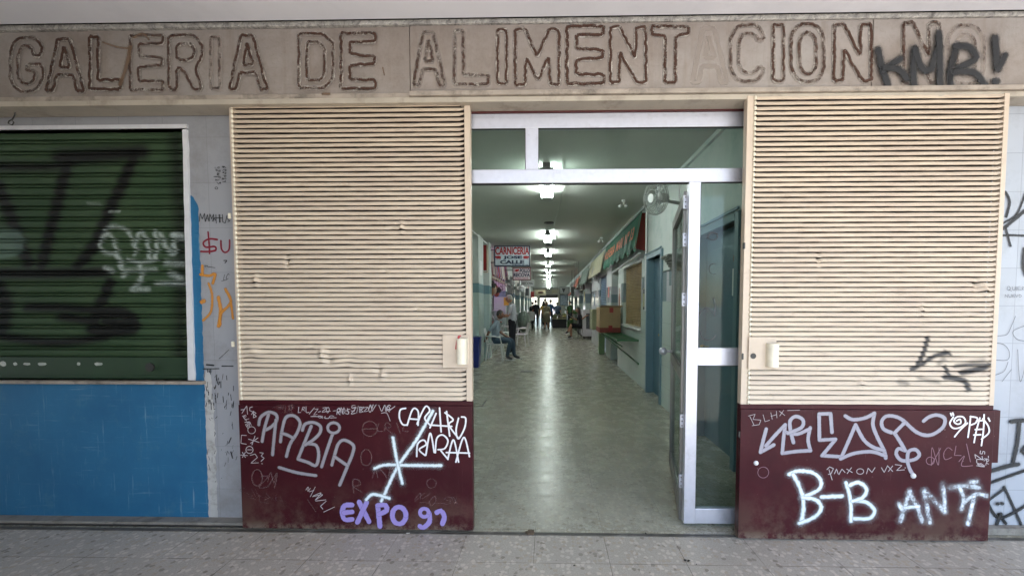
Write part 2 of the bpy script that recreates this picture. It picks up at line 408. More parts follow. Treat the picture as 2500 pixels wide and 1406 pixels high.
M['ceil_in'] = simple('uneven cream green ceiling', (.48, .50, .45), .75, .05, 1.5, .9, bsc=5)
# stone band
def stonemat():
    s = NT('stained pinkish stone')
    n1 = s.noise(3.5, 8, .7); n2 = s.noise(40, 5, .7); n3 = s.noise(1.1, 5, .6)
    c = s.mix(s.mapr(n1, .3, .7), (.20, .165, .14), (.31, .27, .24))
    c = s.mix(s.mapr(n3, .45, .7, 0, .6), c, (.36, .34, .32))
    c = s.mix(s.mapr(n2, .5, .8, 0, .35), c, (.15, .11, .08))
    st = s.n('ShaderNodeMapping'); s.l(s.co, st.inputs[0]); st.inputs['Scale'].default_value = (9, 1, .7)
    c = s.mix(s.mapr(s.noise(1.5, 6, .7, vec=st.outputs[0]), .52, .8, 0, .5), c, (.17, .125, .09))
    s.l(c, s.b.inputs['Base Color']); s.rough(.7); s.bump(s.math('ADD', n2, n1), .35, .004); return s.m
M['stone'] = stonemat()
def marblemat():
    s = NT('veined marble edge'); n = s.noise(14, 8, .8, dist=1.5)
    c = s.mix(s.mapr(n, .35, .65), (.10, .095, .09), (.58, .55, .50))
    c = s.mix(s.mapr(s.noise(60, 3), .62, .7, 0, .7), c, (.7, .68, .63)); s.l(c, s.b.inputs['Base Color']); s.rough(.55); s.bump(n, .3, .004); return s.m
M['marble'] = marblemat()
M['ledge'] = simple('grimy stone ledge', (.34, .29, .24), .65, .2, 7, .35, bsc=30, dirt=(.10, .085, .07), dsc=6, dlo=.5, dhi=.72)
M['lintel'] = simple('old cream lintel paint', (.42, .37, .30), .6, .1, 5, .3, dirt=(.2, .16, .12), dsc=4, dlo=.52, dhi=.75)
M['residue'] = paintmat('brown glue residue', (.055, .024, .014), soft=.35, wear=.465, nsc=150, rough=.9)
M['grout'] = paintmat('pale broken grout', (.52, .49, .44), soft=.4, wear=.50, nsc=120, rough=.9)
M['pale_face'] = paintmat('paler stone where letters were', (.36, .31, .27), soft=.3, wear=.2, nsc=20, rough=.8, opac=.55)
M['smear_face'] = paintmat('dirty residue smear', (.16, .10, .06), soft=.5, wear=.38, nsc=14, rough=.8, opac=.75)  # brown residue smeared on the stone
M['spray_black'] = paintmat('black spray paint', (.012, .013, .015), soft=.5, wear=.05, nsc=70, rough=.6)
M['spray_white'] = paintmat('white spray paint', (.70, .78, .82), soft=.70, wear=.30, nsc=45, rough=.5)
M['spray_white_worn'] = paintmat('scratched white spray paint', (.78, .84, .90), soft=.7, wear=.50, nsc=30, rough=.5)
M['silver'] = paintmat('silver grey marker paint', (.28, .265, .31), soft=.08, wear=.02, nsc=120, core=(.37, .355, .41), rough=.35, opac=.88)
M['silver_dim'] = paintmat('dull silver marker paint', (.20, .185, .20), soft=.08, wear=.02, nsc=120, core=(.34, .32, .345), rough=.4, opac=.85)
M['white_marker'] = paintmat('white marker', (.75, .74, .76), soft=.08, wear=.08, nsc=150, rough=.4)
M['white_marker_dim'] = paintmat('thin grey white marker', (.50, .46, .48), soft=.1, wear=.12, nsc=150, rough=.4, opac=.8)
M['faint_marker'] = paintmat('faded marker', (.17, .09, .09), soft=.1, wear=.2, nsc=120, rough=.5, opac=.6)
M['lavender'] = paintmat('lavender brush paint', (.30, .235, .54), soft=.2, wear=.34, nsc=30, rough=.5)
M['red_marker'] = paintmat('dark red marker', (.22, .012, .03), soft=.08, wear=.02, nsc=80)
M['orange_spray'] = paintmat('orange spray paint', (.60, .25, .035), soft=.5, wear=.12, nsc=50, opac=.85)
M['black_marker'] = paintmat('black marker', (.02, .02, .022), soft=.1, wear=.08, nsc=100, opac=.9)
M['grey_marker'] = paintmat('faded black marker', (.05, .05, .055), soft=.2, wear=.2, nsc=100, opac=.55)
M['halo_white'] = paintmat('white overspray', (.70, .78, .82), soft=.95, wear=.40, nsc=90, opac=.15)
M['halo_black'] = paintmat('black overspray', (.02, .02, .022), soft=.95, wear=.40, nsc=90, opac=.28)
M['blue_paint'] = None

# ------------------------------------------------------------------ floor, ceiling, far ground
M['pave'] = terrazzo('worn terrazzo paving', (.455, .41, .35), .45, .62, -.09, -.28, chips=.8)
M['cfloor'] = terrazzo('polished terrazzo', (.41, .39, .31), .17, .36, -.09, .06, wavy=1.6, chips=.65)
fl = MB(); fl.quad((-14, -3.9, 0), (14, -3.9, 0), (14, .0, 0), (-14, .0, 0)); o = fl.build('pavement', M['pave']); tag(o, 'pale speckled terrazzo paving in front of the market', 'pavement', kind='structure')
fl = MB(); fl.quad((-6, .0, -.002), (6, .0, -.002), (6, 40, -.002), (-6, 40, -.002)); o = fl.build('corridor_floor', M['cfloor']); tag(o, 'polished speckled terrazzo floor of the market corridor', 'floor', kind='structure')
gm = simple('sunlit plaza concrete', (.42, .41, .39), .8, .1, .4, .1)
gr = MB(); gr.quad((-200, -200, -.14), (200, -200, -.14), (200, 250, -.14), (-200, 250, -.14)); o = gr.build('ground', gm); tag(o, 'pale concrete ground beyond the arcade', 'ground', kind='structure')
kb = MB(); kb.box(-14, 14, -4.05, -3.9, -.14, .0); o = kb.build('kerb', gm); tag(o, 'concrete kerb along the arcade edge', 'kerb', kind='structure')
ZC = aY(1340, 41, -.05).z+.0        # soffit height
YS = -.05
so_ = MB(); so_.box(-14, 14, -3.7, YS, ZC, ZC+.4); o = so_.build('arcade_ceiling', M['soffit']); tag(o, 'smooth lilac grey soffit over the shopfront', 'ceiling', kind='structure')
# slightly lower light strip edge with the dark gap over the stone band
# outer side of the arcade: unseen wall added to dim the left light
bw = MB(); bw.box(-14, -1.3, -3.7, -3.4, 0, ZC-.001)
bw.build('light_blocking_wall', simple('cream render', (.45, .42, .38), .8)); tag(bpy.data.objects['light_blocking_wall'], 'unseen rendered wall added across from the shutters to block light on the left', 'wall', kind='structure')
for i, x in enumerate((5.2,)):
    p = MB(); p.box(x, x+.45, -3.7, -3.25, 0, ZC-.001); o = p.build('arcade_pillar', bpy.data.materials['cream render'], bevel=.01); tag(o, 'square rendered arcade pillar at the open side', 'pillar', kind='structure')
# building mass over / around
bm_ = MB(); bm_.box(-14, 14, -3.7, 40, 3.8+.0, 9); 
o = bm_.build('upper_building', bpy.data.materials['cream render']); tag(o, 'cream rendered upper storeys over the market', 'building')

# ------------------------------------------------------------------ stone sign band over the doors
YF = -.012
def X_(px, py=700, Y=0.): return aY(px, py, Y).x
def Z_(py, px=1340, Y=0.): return aY(px, py, Y).z
sign = thing('stone_sign_band', 'stained stone sign band reading GALERIA DE ALIMENTACION in ghost letters', 'sign', (0, 0, 2.8))
ztop, zmid, zbot = Z_(59, 1340, YF), Z_(224, 1340, YF), Z_(241, 1340, YF)
xs = [-6.5, aY(1000, 140, YF).x, aY(2130, 130, YF).x, 6.5]
for i in range(3):
    m = MB(); g = .003; yf = YF+(.008 if i == 0 else 0)
    m.box(xs[i]+g, xs[i+1]-g, yf, .10, zmid+.001, ztop); m.build('stone_panel', M['stone'], sign, bevel=.002)
m = MB(); m.box(-6.5, 6.5, YF-.012, .10, ztop+.001, ztop+.030)
m.build('marble_top_edge', M['marble'], sign, bevel=.003)
m = MB(); m.box(-6.5, 6.5, .06, .12, ztop+.031, ZC+.3); m.build('dark_recess', simple('painted recess shade', (.03, .03, .032), .9), sign)  # near-black panel paints in the shadow line between soffit and marble
m = MB(); m.box(-6.5, xs[1]-.002, YF-.004, .10, Z_(236, 1340, YF)-.012, zmid); m.build('lower_ledge', M['ledge'], sign, bevel=.004)
m = MB(); m.box(xs[1]+.002, 6.5, YF-.030, .10, zbot+.012, zmid-.001); m.build('lower_ledge', M['ledge'], sign, bevel=.006)
m = MB(); m.box(-6.5, 6.5, YF-.012, .12, zbot-.022, zbot+.0105); m.build('cream_rail', M['lintel'], sign, bevel=.003)
xr0, xr1 = 1, 2
LET = {
 'G': [[(.95, .32), (.80, .36), (.68, .30), (.62, .16), (.40, .14), (.24, .26), (.22, .72), (.38, .86), (.62, .86), (.76, .74), (.76, .62), (.50, .62), (.50, .50), (1, .50), (1, .78), (.78, 1), (.25, 1), (0, .80), (0, .2), (.25, 0), (.75, 0), (.97, .15), (.95, .32)]],
 'A': [[(0, 1), (.30, .03), (.62, .03), (1, 1), (.82, 1), (.70, .70), (.28, .70), (.18, 1), (0, 1)], [(.36, .56), (.47, .16), (.63, .56), (.36, .56)]],
 'L': [[(0, 0), (.26, 0), (.26, .82), (1, .82), (.97, 1), (0, 1), (0, 0)]],
 'E': [[(0, 0), (1, 0), (1, .15), (.26, .16), (.26, .38), (.98, .42), (.98, .55), (.26, .58), (.26, .84), (1, .84), (1, 1), (0, 1), (0, 0)]],
 'R': [[(0, 0), (.75, 0), (.98, .14), (1, .42), (.78, .58), (1, 1), (.74, 1), (.42, .62), (.24, .60), (.24, 1), (0, 1), (0, 0)], [(.24, .16), (.66, .16), (.78, .26), (.76, .38), (.62, .46), (.24, .46), (.24, .16)]],
 'I': [[(.0, 0), (1, 0), (1, 1), (.0, 1), (.0, 0)]],
 'D': [[(0, 0), (.72, 0), (1, .18), (1, .82), (.75, 1), (0, 1), (0, 0)], [(.24, .16), (.60, .16), (.76, .28), (.76, .74), (.62, .86), (.24, .86), (.24, .16)]],
 'M': [[(0, 1), (0, .02), (.22, 0), (.50, .50), (.78, 0), (1, .02), (1, 1), (.80, 1), (.76, .50), (.52, .92), (.25, .52), (.22, 1), (0, 1)]],
 'N': [[(0, 1), (0, .02), (.26, 0), (.70, .56), (.72, .02), (.98, 0), (1, .98), (.76, 1), (.26, .44), (.24, .98), (0, 1)]],
 'T': [[(0, .0), (1, .02), (1, .14), (.66, .17), (.64, 1), (.36, 1), (.36, .17), (0, .14), (0, 0)]],
 'C': [[(1, .22), (.82, .30), (.70, .16), (.40, .14), (.24, .26), (.24, .74), (.40, .86), (.70, .85), (.84, .72), (1, .80), (.76, 1), (.24, 1), (0, .82), (0, .2), (.24, .0), (.78, 0), (1, .22)]],
 'O': [[(.25, 0), (.75, 0), (1, .2), (1, .8), (.76, 1), (.24, 1), (0, .8), (0, .2), (.25, 0)], [(.4, .15), (.62, .15), (.76, .28), (.76, .74), (.62, .86), (.40, .86), (.25, .72), (.25, .28), (.4, .15)]],
}
letters = [('G', 28, 94, 108, 224, .52), ('A', 116, 94, 208, 224, .60), ('L', 222, 92, 298, 220, .62), ('E', 320, 88, 400, 221, .50), ('R', 414, 88, 496, 221, .54), ('I', 516, 92, 538, 218, .38),
 ('A', 562, 84, 654, 220, .58), ('D', 731, 84, 814, 216, .52), ('E', 834, 83, 917, 218, .56), ('A', 1010, 77, 1087, 211, .44), ('L', 1110, 78, 1194, 208, .44), ('I', 1215, 75, 1237, 206, .64), ('M', 1258, 72, 1365, 209, .58),
 ('E', 1384, 66, 1473, 206, .62), ('N', 1490, 67, 1577, 205, .66), ('T', 1591, 66, 1680, 203, .56), ('A', 1690, 66, 1776, 203, -.1), ('C', 1783, 63, 1867, 200, .40), ('I', 1887, 63, 1912, 200, .52), ('O', 1930, 61, 2010, 201, .46), ('N', 2035, 60, 2126, 200, .60),
 ('N', 2204, 56, 2292, 205, .46), ('O', 2312, 64, 2400, 206, .30)]
def wobble(pts, a):
    out = []
    for p, q in zip(pts[:-1], pts[1:]):
        n = max(2, int(math.hypot(q[0]-p[0], q[1]-p[1])/9))
        out += [(p[0]+(q[0]-p[0])*i/n+random.uniform(-a, a), p[1]+(q[1]-p[1])*i/n+random.uniform(-a, a)) for i in range(n)]
    return out+[out[0]]
def chaikin(P, k=.25):
    out = []
    for a_, b_ in zip(P[:-1], P[1:]):
        L_ = math.hypot(b_[0]-a_[0], b_[1]-a_[1]) or 1; c_ = min(k, k*28/L_); out += [(a_[0]+(b_[0]-a_[0])*c_, a_[1]+(b_[1]-a_[1])*c_), (a_[0]+(b_[0]-a_[0])*(1-c_), a_[1]+(b_[1]-a_[1])*(1-c_))]
    return out+[out[0]]
for ch, x0, y0, x1, y1, st in letters:
    pt = Paint(YF); wv = random.uniform(7.0, 9.5)
    for poly in LET[ch]:
        P = [(x0+(x1-x0)*a, y0+(y1-y0)*b) for a, b in poly]
        P = chaikin(P, .28 if ch in 'GROC' else .14)
        pt.off = .001; pt.mb.cur = 0; pt.st(P, 15, .5, smooth=False, cap=False)
        pt.off = .0028; pt.mb.cur = 1; pt.st(wobble(P, 1.2), wv+2.5, .5+(st-.55)*.5, smooth=False)
        pt.off = .0062; pt.mb.cur = 2; pt.st(wobble(P, 1.7), wv, .5+(st-.5)*.55, smooth=False)
    pt.build('letter', [M['pale_face'], M['grout'], M['residue']], sign)
for L, wd, st in (([(322, 118), (313, 165), (298, 208)], 17, .75), ([(255, 106), (290, 118), (325, 122)], 7, .5), ([(330, 95), (352, 85), (368, 100)], 7, .5), ([(936, 168), (940, 186)], 5, .6), ([(790, 232), (806, 232)], 9, .9)):
    p = Paint(YF, off=.0098); p.st(L, wd, st); p.build('dark_smear', M['smear_face'], sign)
p = Paint(YF, 1600, 0, 2.778, off=.014)
for pts, wd in (([(1498, 350), (1520, 450), (1562, 580)], 40), ([(1648, 410), (1560, 470), (1535, 490)], 40), ([(1540, 470), (1635, 482), (1690, 545)], 38),
    ([(1740, 590), (1735, 470), (1745, 345)], 40), ([(1745, 350), (1790, 470), (1850, 480), (1905, 330)], 42), ([(1905, 240), (1912, 420), (1912, 595)], 40),
    ([(1985, 600), (1990, 480), (2030, 330)], 40), ([(2020, 325), (2110, 330), (2160, 400), (2090, 450), (2000, 480)], 38), ([(2010, 498), (2150, 505), (2222, 600)], 38),
    ([(2285, 270), (2295, 390), (2305, 480)], 42), ([(2355, 385), (2325, 450), (2305, 480)], 34), ([(2283, 562), (2297, 564)], 38)):
    p.halo(pts, wd*1.3, 2.2); p.st(pts, wd*1.6, .9)
lab(p.build('black_graffiti', [M['spray_black'], M['halo_black']], sign), 'black sprayed letters KMR!')

# ------------------------------------------------------------------ left wall, window and green roller shutter
YW = .125
lw = thing('left_shop_wall', 'grey tiled shop wall with blue painted lower part, left of the shutters', 'wall', (-3, YW, 0))
wx1 = aY(462, 600, YW).x; wz1, wz0 = aY(300, 316, YW).z, aY(300, 928, YW).z
wx0 = -4.6
M['gtile'] = tiles('grey tiles', (.31, .315, .335), .30, .302, 0, aY(514, 600, YW).x-.3, aY(520, 560, YW).z-.3*5, (.13, .13, .13), .003, .5, .02, jst=.4, dirt=(.19, .18, .17), dlo=.5, dhi=.75)
m = MB()
m.box(-6.5, 0-1.9, YW, .30, wz1, 2.86); m.box(-6.5, wx0, YW, .30, .02, wz1); m.box(wx1, -1.9, YW, .30, .02, wz1); m.box(wx0, wx1, YW, .30, .02, wz0)
m.build('tiled_face', M['gtile'], lw)
# blue paint film with a ragged brushed edge
def bluemat():
    s = NT('blue masonry paint'); X = s.xyz()
    c = s.mix(s.mapr(s.noise(1.8, 6, .65), .35, .65), (.012, .110, .235), (.020, .150, .295))
    sv = s.n('ShaderNodeMapping'); s.l(s.co, sv.inputs[0]); sv.inputs['Scale'].default_value = (30, 1, 1.5)
    sh = s.n('ShaderNodeMapping'); s.l(s.co, sh.inputs[0]); sh.inputs['Scale'].default_value = (1.5, 1, 30)
    a = s.mapr(s.noise(1.5, 5, .7, vec=sv.outputs[0]), .58, .68, 0, .6); b = s.mapr(s.noise(1.5, 5, .7, vec=sh.outputs[0]), .58, .70, 0, .55)
    gate = s.mapr(s.noise(3.5, 4), .45, .62)
    c = s.mix(s.math('MULTIPLY', s.math('MAXIMUM', a, b), gate), c, (.25, .38, .46))
    jl = s.math('MAXIMUM', s.lines(X[0], .30, .02, .004), s.lines(X[2], .302, .25, .004))
    c = s.mix(s.math('MULTIPLY', jl, s.mapr(s.noise(4, 4), .5, .75, 0, .5)), c, (.14, .27, .36))
    c = s.mix(s.mapr(s.noise(5, 9, .8), .54, .74, 0, .6), c, (.08, .20, .27))
    s.l(c, s.b.inputs['Base Color']); s.rough(.55); s.bump(s.noise(16, 3), .15, .004); return s.m
M['blue_paint'] = bluemat()
m = MB(); N = 150
edge = []     # right edge from bottom to top
for i in range(N+1):
    py = 1274-(1274-478)*i/N
    px = 511-(511-484)*(i/N)+mnoise.noise(Vector((i*.35, 0, 0)))*2.2+mnoise.noise(Vector((i*1.3, 5, 0)))*1.3
    if i > N-6: px -= (i-(N-6))**2*.45
    edge.append(aY(px, py, YW))
zledge = aY(300, 936, YW).z; xin = aY(468, 700, YW).x
for a, b in zip(edge[:-1], edge[1:]):
    xl = lambda z: -6.4 if z < zledge else xin
    if a.z < zledge <= b.z: 
        m.quad((-6.4, YW-.002, a.z), (a.x, YW-.002, a.z), (b.x, YW-.002, zledge), (-6.4, YW-.002, zledge)); continue
    m.quad((xl(a.z), YW-.002, a.z), (a.x, YW-.002, a.z), (b.x, YW-.002, b.z), (xl(b.z), YW-.002, b.z))
m.build('blue_paint', M['blue_paint'], lw)
m = MB(); L_ = []
for i in range(61):
    py = 1272-(1272-905)*i/60; k_ = max(0, 1-i/60)
    xr_ = 506+26*(k_**.35)+mnoise.noise(Vector((i*.3, 7, 0)))*4+mnoise.noise(Vector((i*1.1, 3, 0)))*2.5; L_.append((aY(500, py, YW).x, aY(xr_, py, YW).x, aY(500, py, YW).z))
for (a0, b0, z0), (a1, b1, z1) in zip(L_[:-1], L_[1:]): m.quad((a0, YW-.0011, z0), (b0, YW-.0011, z0), (b1, YW-.0011, z1), (a1, YW-.0011, z1))
m.build('bare_white_strip', simple('scraped off white paint', (.46, .455, .44), .7, .1, 8, .2, dirt=(.20, .18, .16), dsc=7, dlo=.52, dhi=.7), lw)
m = MB(); m.box(-6.5, -2.0, YW-.085, YW-.0705, .0, .005); m.build('shadow_gap_strip', M['dark_metal'], lw)  # thin dark strip standing in for the shadow gap along the footing
# window surround painted white
m = MB(); ws = []; n_ = 40; wi = []
for i in range(n_+1):
    t = i/n_; py = 928+(316-928)*t
    A_ = aY(459+(445-459)*t+mnoise.noise(Vector((i*.4, 9, 0)))*.8, py, YW-.012); B_ = aY(475+(456-475)*t+mnoise.noise(Vector((i*.5, 1, 0)))*2.0, py, YW-.012)
    ws.append((B_.x, B_.z)); wi.append((A_.x, A_.z))
for (xa, za), (xb, zb_), (ia, ka), (ib, kb_) in zip(ws[:-1], ws[1:], wi[:-1], wi[1:]):
    m.add([(ia, YW-.012, ka), (xa, YW-.012, za), (xb, YW-.012, zb_), (ib, YW-.012, kb_), (ia, .21, ka), (xa, .13, za), (xb, .13, zb_), (ib, .21, kb_)], [(0, 1, 2, 3), (1, 5, 6, 2), (4, 0, 3, 7)])
wx1 += .03
m.box(-6.4, ws[-1][0], YW-.012, .21, wz1, wz1+.025)
m.build('window_frame', M['white_paint'], lw, bevel=.0)
m = MB(); m.box(-6.4, wx1+.05, YW-.035, .21, wz0-.022, wz0); m.build('window_sill', M['ledge'], lw, bevel=.004)
m = MB(); m.box(-6.5, -1.9, YW-.07, .30, 0, .022); m.build('wall_footing', simple('grimy footing', (.25, .23, .2), .7, .2, 6, .4, bsc=30, dirt=(.06, .05, .04), dsc=6), lw, bevel=.004)
c4 = (0, 450, 3.514)
p = Paint(YW, *c4, off=.004)
for L in ([(1715, 320), (1722, 250), (1740, 300), (1760, 250), (1765, 320)], [(1768, 320), (1785, 260), (1797, 318)], [(1772, 296), (1795, 294)], [(1800, 318), (1806, 255), (1822, 300), (1838, 258), (1840, 320)], [(1828, 318), (1840, 285), (1860, 318)], [(1858, 262), (1862, 335)], [(1845, 292), (1890, 290)], [(1885, 262), (1890, 330)], [(1893, 262), (1896, 328)], [(1890, 292), (1915, 292)], [(1915, 262), (1918, 325), (1940, 335), (1955, 270)], [(1960, 300), (1980, 318), (1962, 322)]): p.st(L, 7, .9, smooth=False)
p.st([(1790, 700), (1765, 700), (1770, 712)], 5, .8); p.st([(1780, 706), (1850, 716)], 5, .8); p.st([(1925, 655), (1950, 655), (1935, 675)], 9, .9)
p.tagline(1920, 765, 1965, 768, 60, 2, 5, 3, .6); p.st([(1905, 830), (1950, 820)], 4, .6); p.ring(1862, 36, 12, 9, 5, .7)
p.o = (470, 250, 3.513)
for y in range(6): p.tagline(195+(y % 3)*10, 556+y*26, 240+(y % 2)*14, 558+y*26, 14, 2, 4.5, y+3, .6); p.tagline(262+(y % 2)*6, 552+y*24, 298, 556+y*24, 13, 2, 4.5, y+20, .5)
p.o = (0, 800, 2.32); p.st([(1155, 232), (1245, 230)], 6, .95); p.st([(1175, 208), (1215, 212)], 10, .9); p.st([(1262, 216), (1325, 216)], 7, .3)
rr = random.Random(5)
for k in range(46):
    x, y = rr.uniform(1165, 1330), rr.uniform(235, 440); p.st([(x, y), (x+rr.uniform(-5, 5), y+rr.uniform(10, 34))], rr.uniform(2, 5), rr.uniform(.3, .85))
for k in range(30):
    x, y = rr.uniform(1180, 1345), rr.uniform(440, 900); p.st([(x, y), (x+rr.uniform(-10, 10), y+rr.uniform(-30, 34))], rr.uniform(1.5, 4), rr.uniform(.1, .5))
for a in (1178, 1188, 1197): p.st([(a, 232), (a+2, 250)], 5, .95)
p.st([(1313, 620), (1300, 650)], 7, .9); p.st([(1312, 700), (1320, 730)], 9, .9); p.st([(1245, 175), (1300, 125)], 3, .7)
lab(p.build('black_marker_writing', M['black_marker'], lw), 'thin black marker writing starting MAMAHU')
p = Paint(YW, *c4, off=.004)
p.st([(1868, 475), (1800, 470), (1750, 500), (1770, 540), (1845, 535), (1855, 565), (1800, 578), (1728, 577)], 17, .9); p.st([(1790, 410), (1798, 500), (1803, 595)], 15, .9); p.st([(1900, 485), (1905, 555), (1935, 585), (1970, 560), (1975, 480)], 16, .9); 
lab(p.build('red_marker_writing', M['red_marker'], lw), 'dark red marker writing $U')
p = Paint(YW, *c4, off=.004)
p.st([(1742, 700), (1742, 775)], 34, .7); p.st([(1725, 775), (1800, 785), (1850, 770), (1830, 850)], 34, .8); p.st([(1735, 1010), (1755, 1000)], 50, .8); p.st([(1795, 850), (1825, 950), (1815, 1090), (1750, 1165)], 30, .75)
p.st([(1880, 970), (1898, 1090), (1882, 1215)], 46, .8); p.st([(1940, 900), (1985, 1010), (1900, 1110), (1895, 1200)], 36, .8); p.st([(1985, 1010), (2005, 1150)], 30, .7); p.build('orange_graffiti', M['orange_spray'], lw)
# green roller shutter inside the window
YG = .18
rs = thing('green_roller_shutter', 'dark green roller shutter with black and white spray, closed in the blue wall', 'roller shutter', (-3.5, YG, wz0))
def greenmat():
    s = NT('dark green shutter enamel'); at = s.n('ShaderNodeAttribute'); at.attribute_name = 'd'
    sp = s.n('ShaderNodeSeparateColor'); s.l(at.outputs['Color'], sp.inputs[0])
    c = s.mix(s.mapr(s.noise(1.2, 5), .35, .65), (.026, .056, .024), (.048, .082, .038))
    c = s.mix(s.mapr(s.noise(6, 8, .8), .55, .8, 0, .5), c, (.045, .05, .035))
    c = s.mix(s.math('MULTIPLY', sp.outputs[0], .98), c, (.006, .0055, .005))
    c = s.mix(s.math('MULTIPLY', sp.outputs[2], .55), c, (.16, .24, .20))
    wn = s.mapr(s.noise(25, 6, .8), .30, .62, .15, 1)
    c = s.mix(s.math('MULTIPLY', sp.outputs[1], wn), c, (.42, .48, .45))
    s.l(c, s.b.inputs['Base Color']); s.rough(.6); s.b.inputs['Specular IOR Level'].default_value = .3; s.bump(s.noise(30, 4), .15, .003); return s.m
M['green'] = greenmat()
pit = .0755; zb = aY(300, 872, YG).z; x_a, x_b = wx0+.05, wx1-.005
prof = [(0, .022), (.06, .018), (.10, .0), (.30, -.006), (.52, -.008), (.66, -.004), (.70, .016), (.74, .018), (.78, .0), (.86, -.004), (.94, .0), (.98, .018)]
zs = []; ys = []
k = 0
while zb+k*pit < wz1+.02:
    for a, y in prof:
        zs.append(zb+(k+a)*pit); ys.append(YG+y)
    k += 1
nx = 190; xg = np.linspace(x_a, x_b, nx); V = []; 
for z, y in zip(zs, ys):
    for x in xg: V.append((x, y+.002*sin(x*9+z*3), z))
V = np.array(V); F = []
for i in range(len(zs)-1):
    for j in range(nx-1): F.append((i*nx+j, i*nx+j+1, (i+1)*nx+j+1, (i+1)*nx+j))
# vertices back to photo pixels for the paint (inverse of aY at YG)
fw = _R @ Vector((0, 0, -1)); rt = _R @ Vector((1, 0, 0)); up = _R @ Vector((0, 1, 0))
def topix(V):
    D = np.asarray(V, float)-np.array(CAM[:]); 
    f = D@np.array(fw[:]); return np.stack([CX+FPX*(D@np.array(rt[:]))/f, CY-FPX*(D@np.array(up[:]))/f], 1)
V0 = V.copy(); V0[:, 1] = YG; PX = topix(V0)
C4 = lambda L: [(x/3.514, 450+y/3.514) for x, y in L]
blk = [([(145, 385), (240, 380), (345, 372)], 20, 12), ([(0, 408), (110, 408), (180, 398)], 12, 10), ([(165, 400), (148, 465), (125, 560), (104, 648)], 15, 7), ([(330, 375), (300, 450), (275, 500), (235, 590), (190, 650)], 15, 7), ([(-5, 450), (25, 520), (50, 590), (72, 645)], 16, 8),
    ([(-60, 668), (130, 668), (262, 664)], 14, 7), ([(268, 690), (252, 730), (240, 748)], 14, 6), ([(68, 750), (150, 752), (262, 760)], 12, 7), ([(150, 772), (215, 783)], 12, 7), ([(232, 765), (300, 765), (325, 800), (232, 805), (235, 770)], 17, 6),
    ([(260, 785), (300, 790)], 14, 6), ([(0, 820), (120, 836), (240, 825), (270, 812)], 11, 7), ([(-10, 690), (12, 740), (5, 800)], 20, 9), ([(430, 340), (440, 620), (440, 900)], 12, 20)]
wht = [(C4([(925, 430), (870, 470), (870, 560), (930, 590), (1000, 580), (985, 500), (950, 430), (925, 430)]), 4, 3), (C4([(895, 395), (960, 365), (1040, 372), (1110, 410), (1140, 480), (1180, 560)]), 3.5, 3), (C4([(1165, 600), (1180, 470), (1215, 410), (1260, 470), (1285, 600), (1290, 660)]), 4, 3),
    (C4([(1330, 400), (1350, 520), (1335, 650)]), 4.5, 3), (C4([(1380, 430), (1440, 560), (1500, 590), (1480, 440)]), 5, 4), (C4([(1500, 440), (1560, 450)]), 8, 6), (C4([(1000, 590), (1040, 680), (1070, 780)]), 6, 4), (C4([(1100, 650), (1200, 670), (1310, 655)]), 4, 3), (C4([(910, 720), (960, 745)]), 6, 4),
    (C4([(1210, 700), (1220, 800), (1160, 880)]), 5, 5), (C4([(1140, 905), (1280, 900)]), 5, 5), (C4([(1420, 670), (1570, 680)]), 5, 5), (C4([(1460, 760), (1560, 810)]), 5, 5), (C4([(1340, 850), (1570, 850)]), 4, 4), (C4([(1090, 740), (1340, 730)]), 3, 5), (C4([(750, 170), (870, 172)]), 1.5, 2), (C4([(950, 232), (1040, 232)]), 1.5, 2)]
pale = [(C4([(-60, 450), (140, 440), (140, 560), (-60, 580), (-60, 450)]), 14, 4), (C4([(-60, 500), (120, 510)]), 16, 5)]
A = np.zeros((len(V), 4), np.float32); A[:, 3] = 1
A[:, 0] = distpaint(PX, blk); A[:, 1] = distpaint(PX, wht); A[:, 2] = distpaint(PX, pale)
mb = MB(); mb.v = [tuple(v) for v in V]; mb.f = F; mb.mi = [0]*len(F)
mb.build('slat_curtain', M['green'], rs, attr=A)
m = MB(); m.box(x_a, x_b, YG-.014, YG+.02, wz0, zb+.002); m.box(x_a, x_b, YG-.020, YG-.014, wz0+.005, wz0+.03)
g2 = simple('green shutter bottom rail', (.020, .044, .020), .5, .2, 5, .1); m.build('bottom_rail', g2, rs, bevel=.003)
lm = simple('torn paper label', (.42, .44, .40), .6, .3, 30, .1)
for px, pw, ph in ((8, 9, 13), (38, 6, 8), (66, 11, 7), (103, 12, 9), (193, 5, 9), (241, 11, 9)):
    a, b = aY(px-pw, 888-ph/2, YG-.014), aY(px+pw, 888+ph/2, YG-.014); m = MB()
    n = 9; cx_, cz_ = (a.x+b.x)/2, (a.z+b.z)/2
    ring = [(cx_+cos(2*pi*i/n)*(b.x-a.x)/2*random.uniform(.75, 1.1), YG-.0158, cz_+sin(2*pi*i/n)*(a.z-b.z)/2*random.uniform(.75, 1.1)) for i in range(n)]
    m.add(ring, [tuple(range(n))]); m.build('paper_label', lm, rs)
m = MB(); c = aY(368, 896, YG-.015); m.tube([(c.x, YG-.026, c.z), (c.x, YG-.01, c.z)], .03, 16); m.build('lock_cylinder', M['dark_metal'], rs)
# little hook under the band at the far left
h = thing('wire_hook', 'small dark wire hook hanging under the sign band', 'hook', tuple(aY(35, 262, .05)))
P = [aY(x, y, .05) for x, y in ((8, 262), (38, 264), (36, 282), (30, 292), (22, 296), (20, 302), (30, 306), (34, 299), (27, 293))]
MB().tube(P, .0035, 6).build('hook_wire', M['dark_metal'], h, smooth=True)

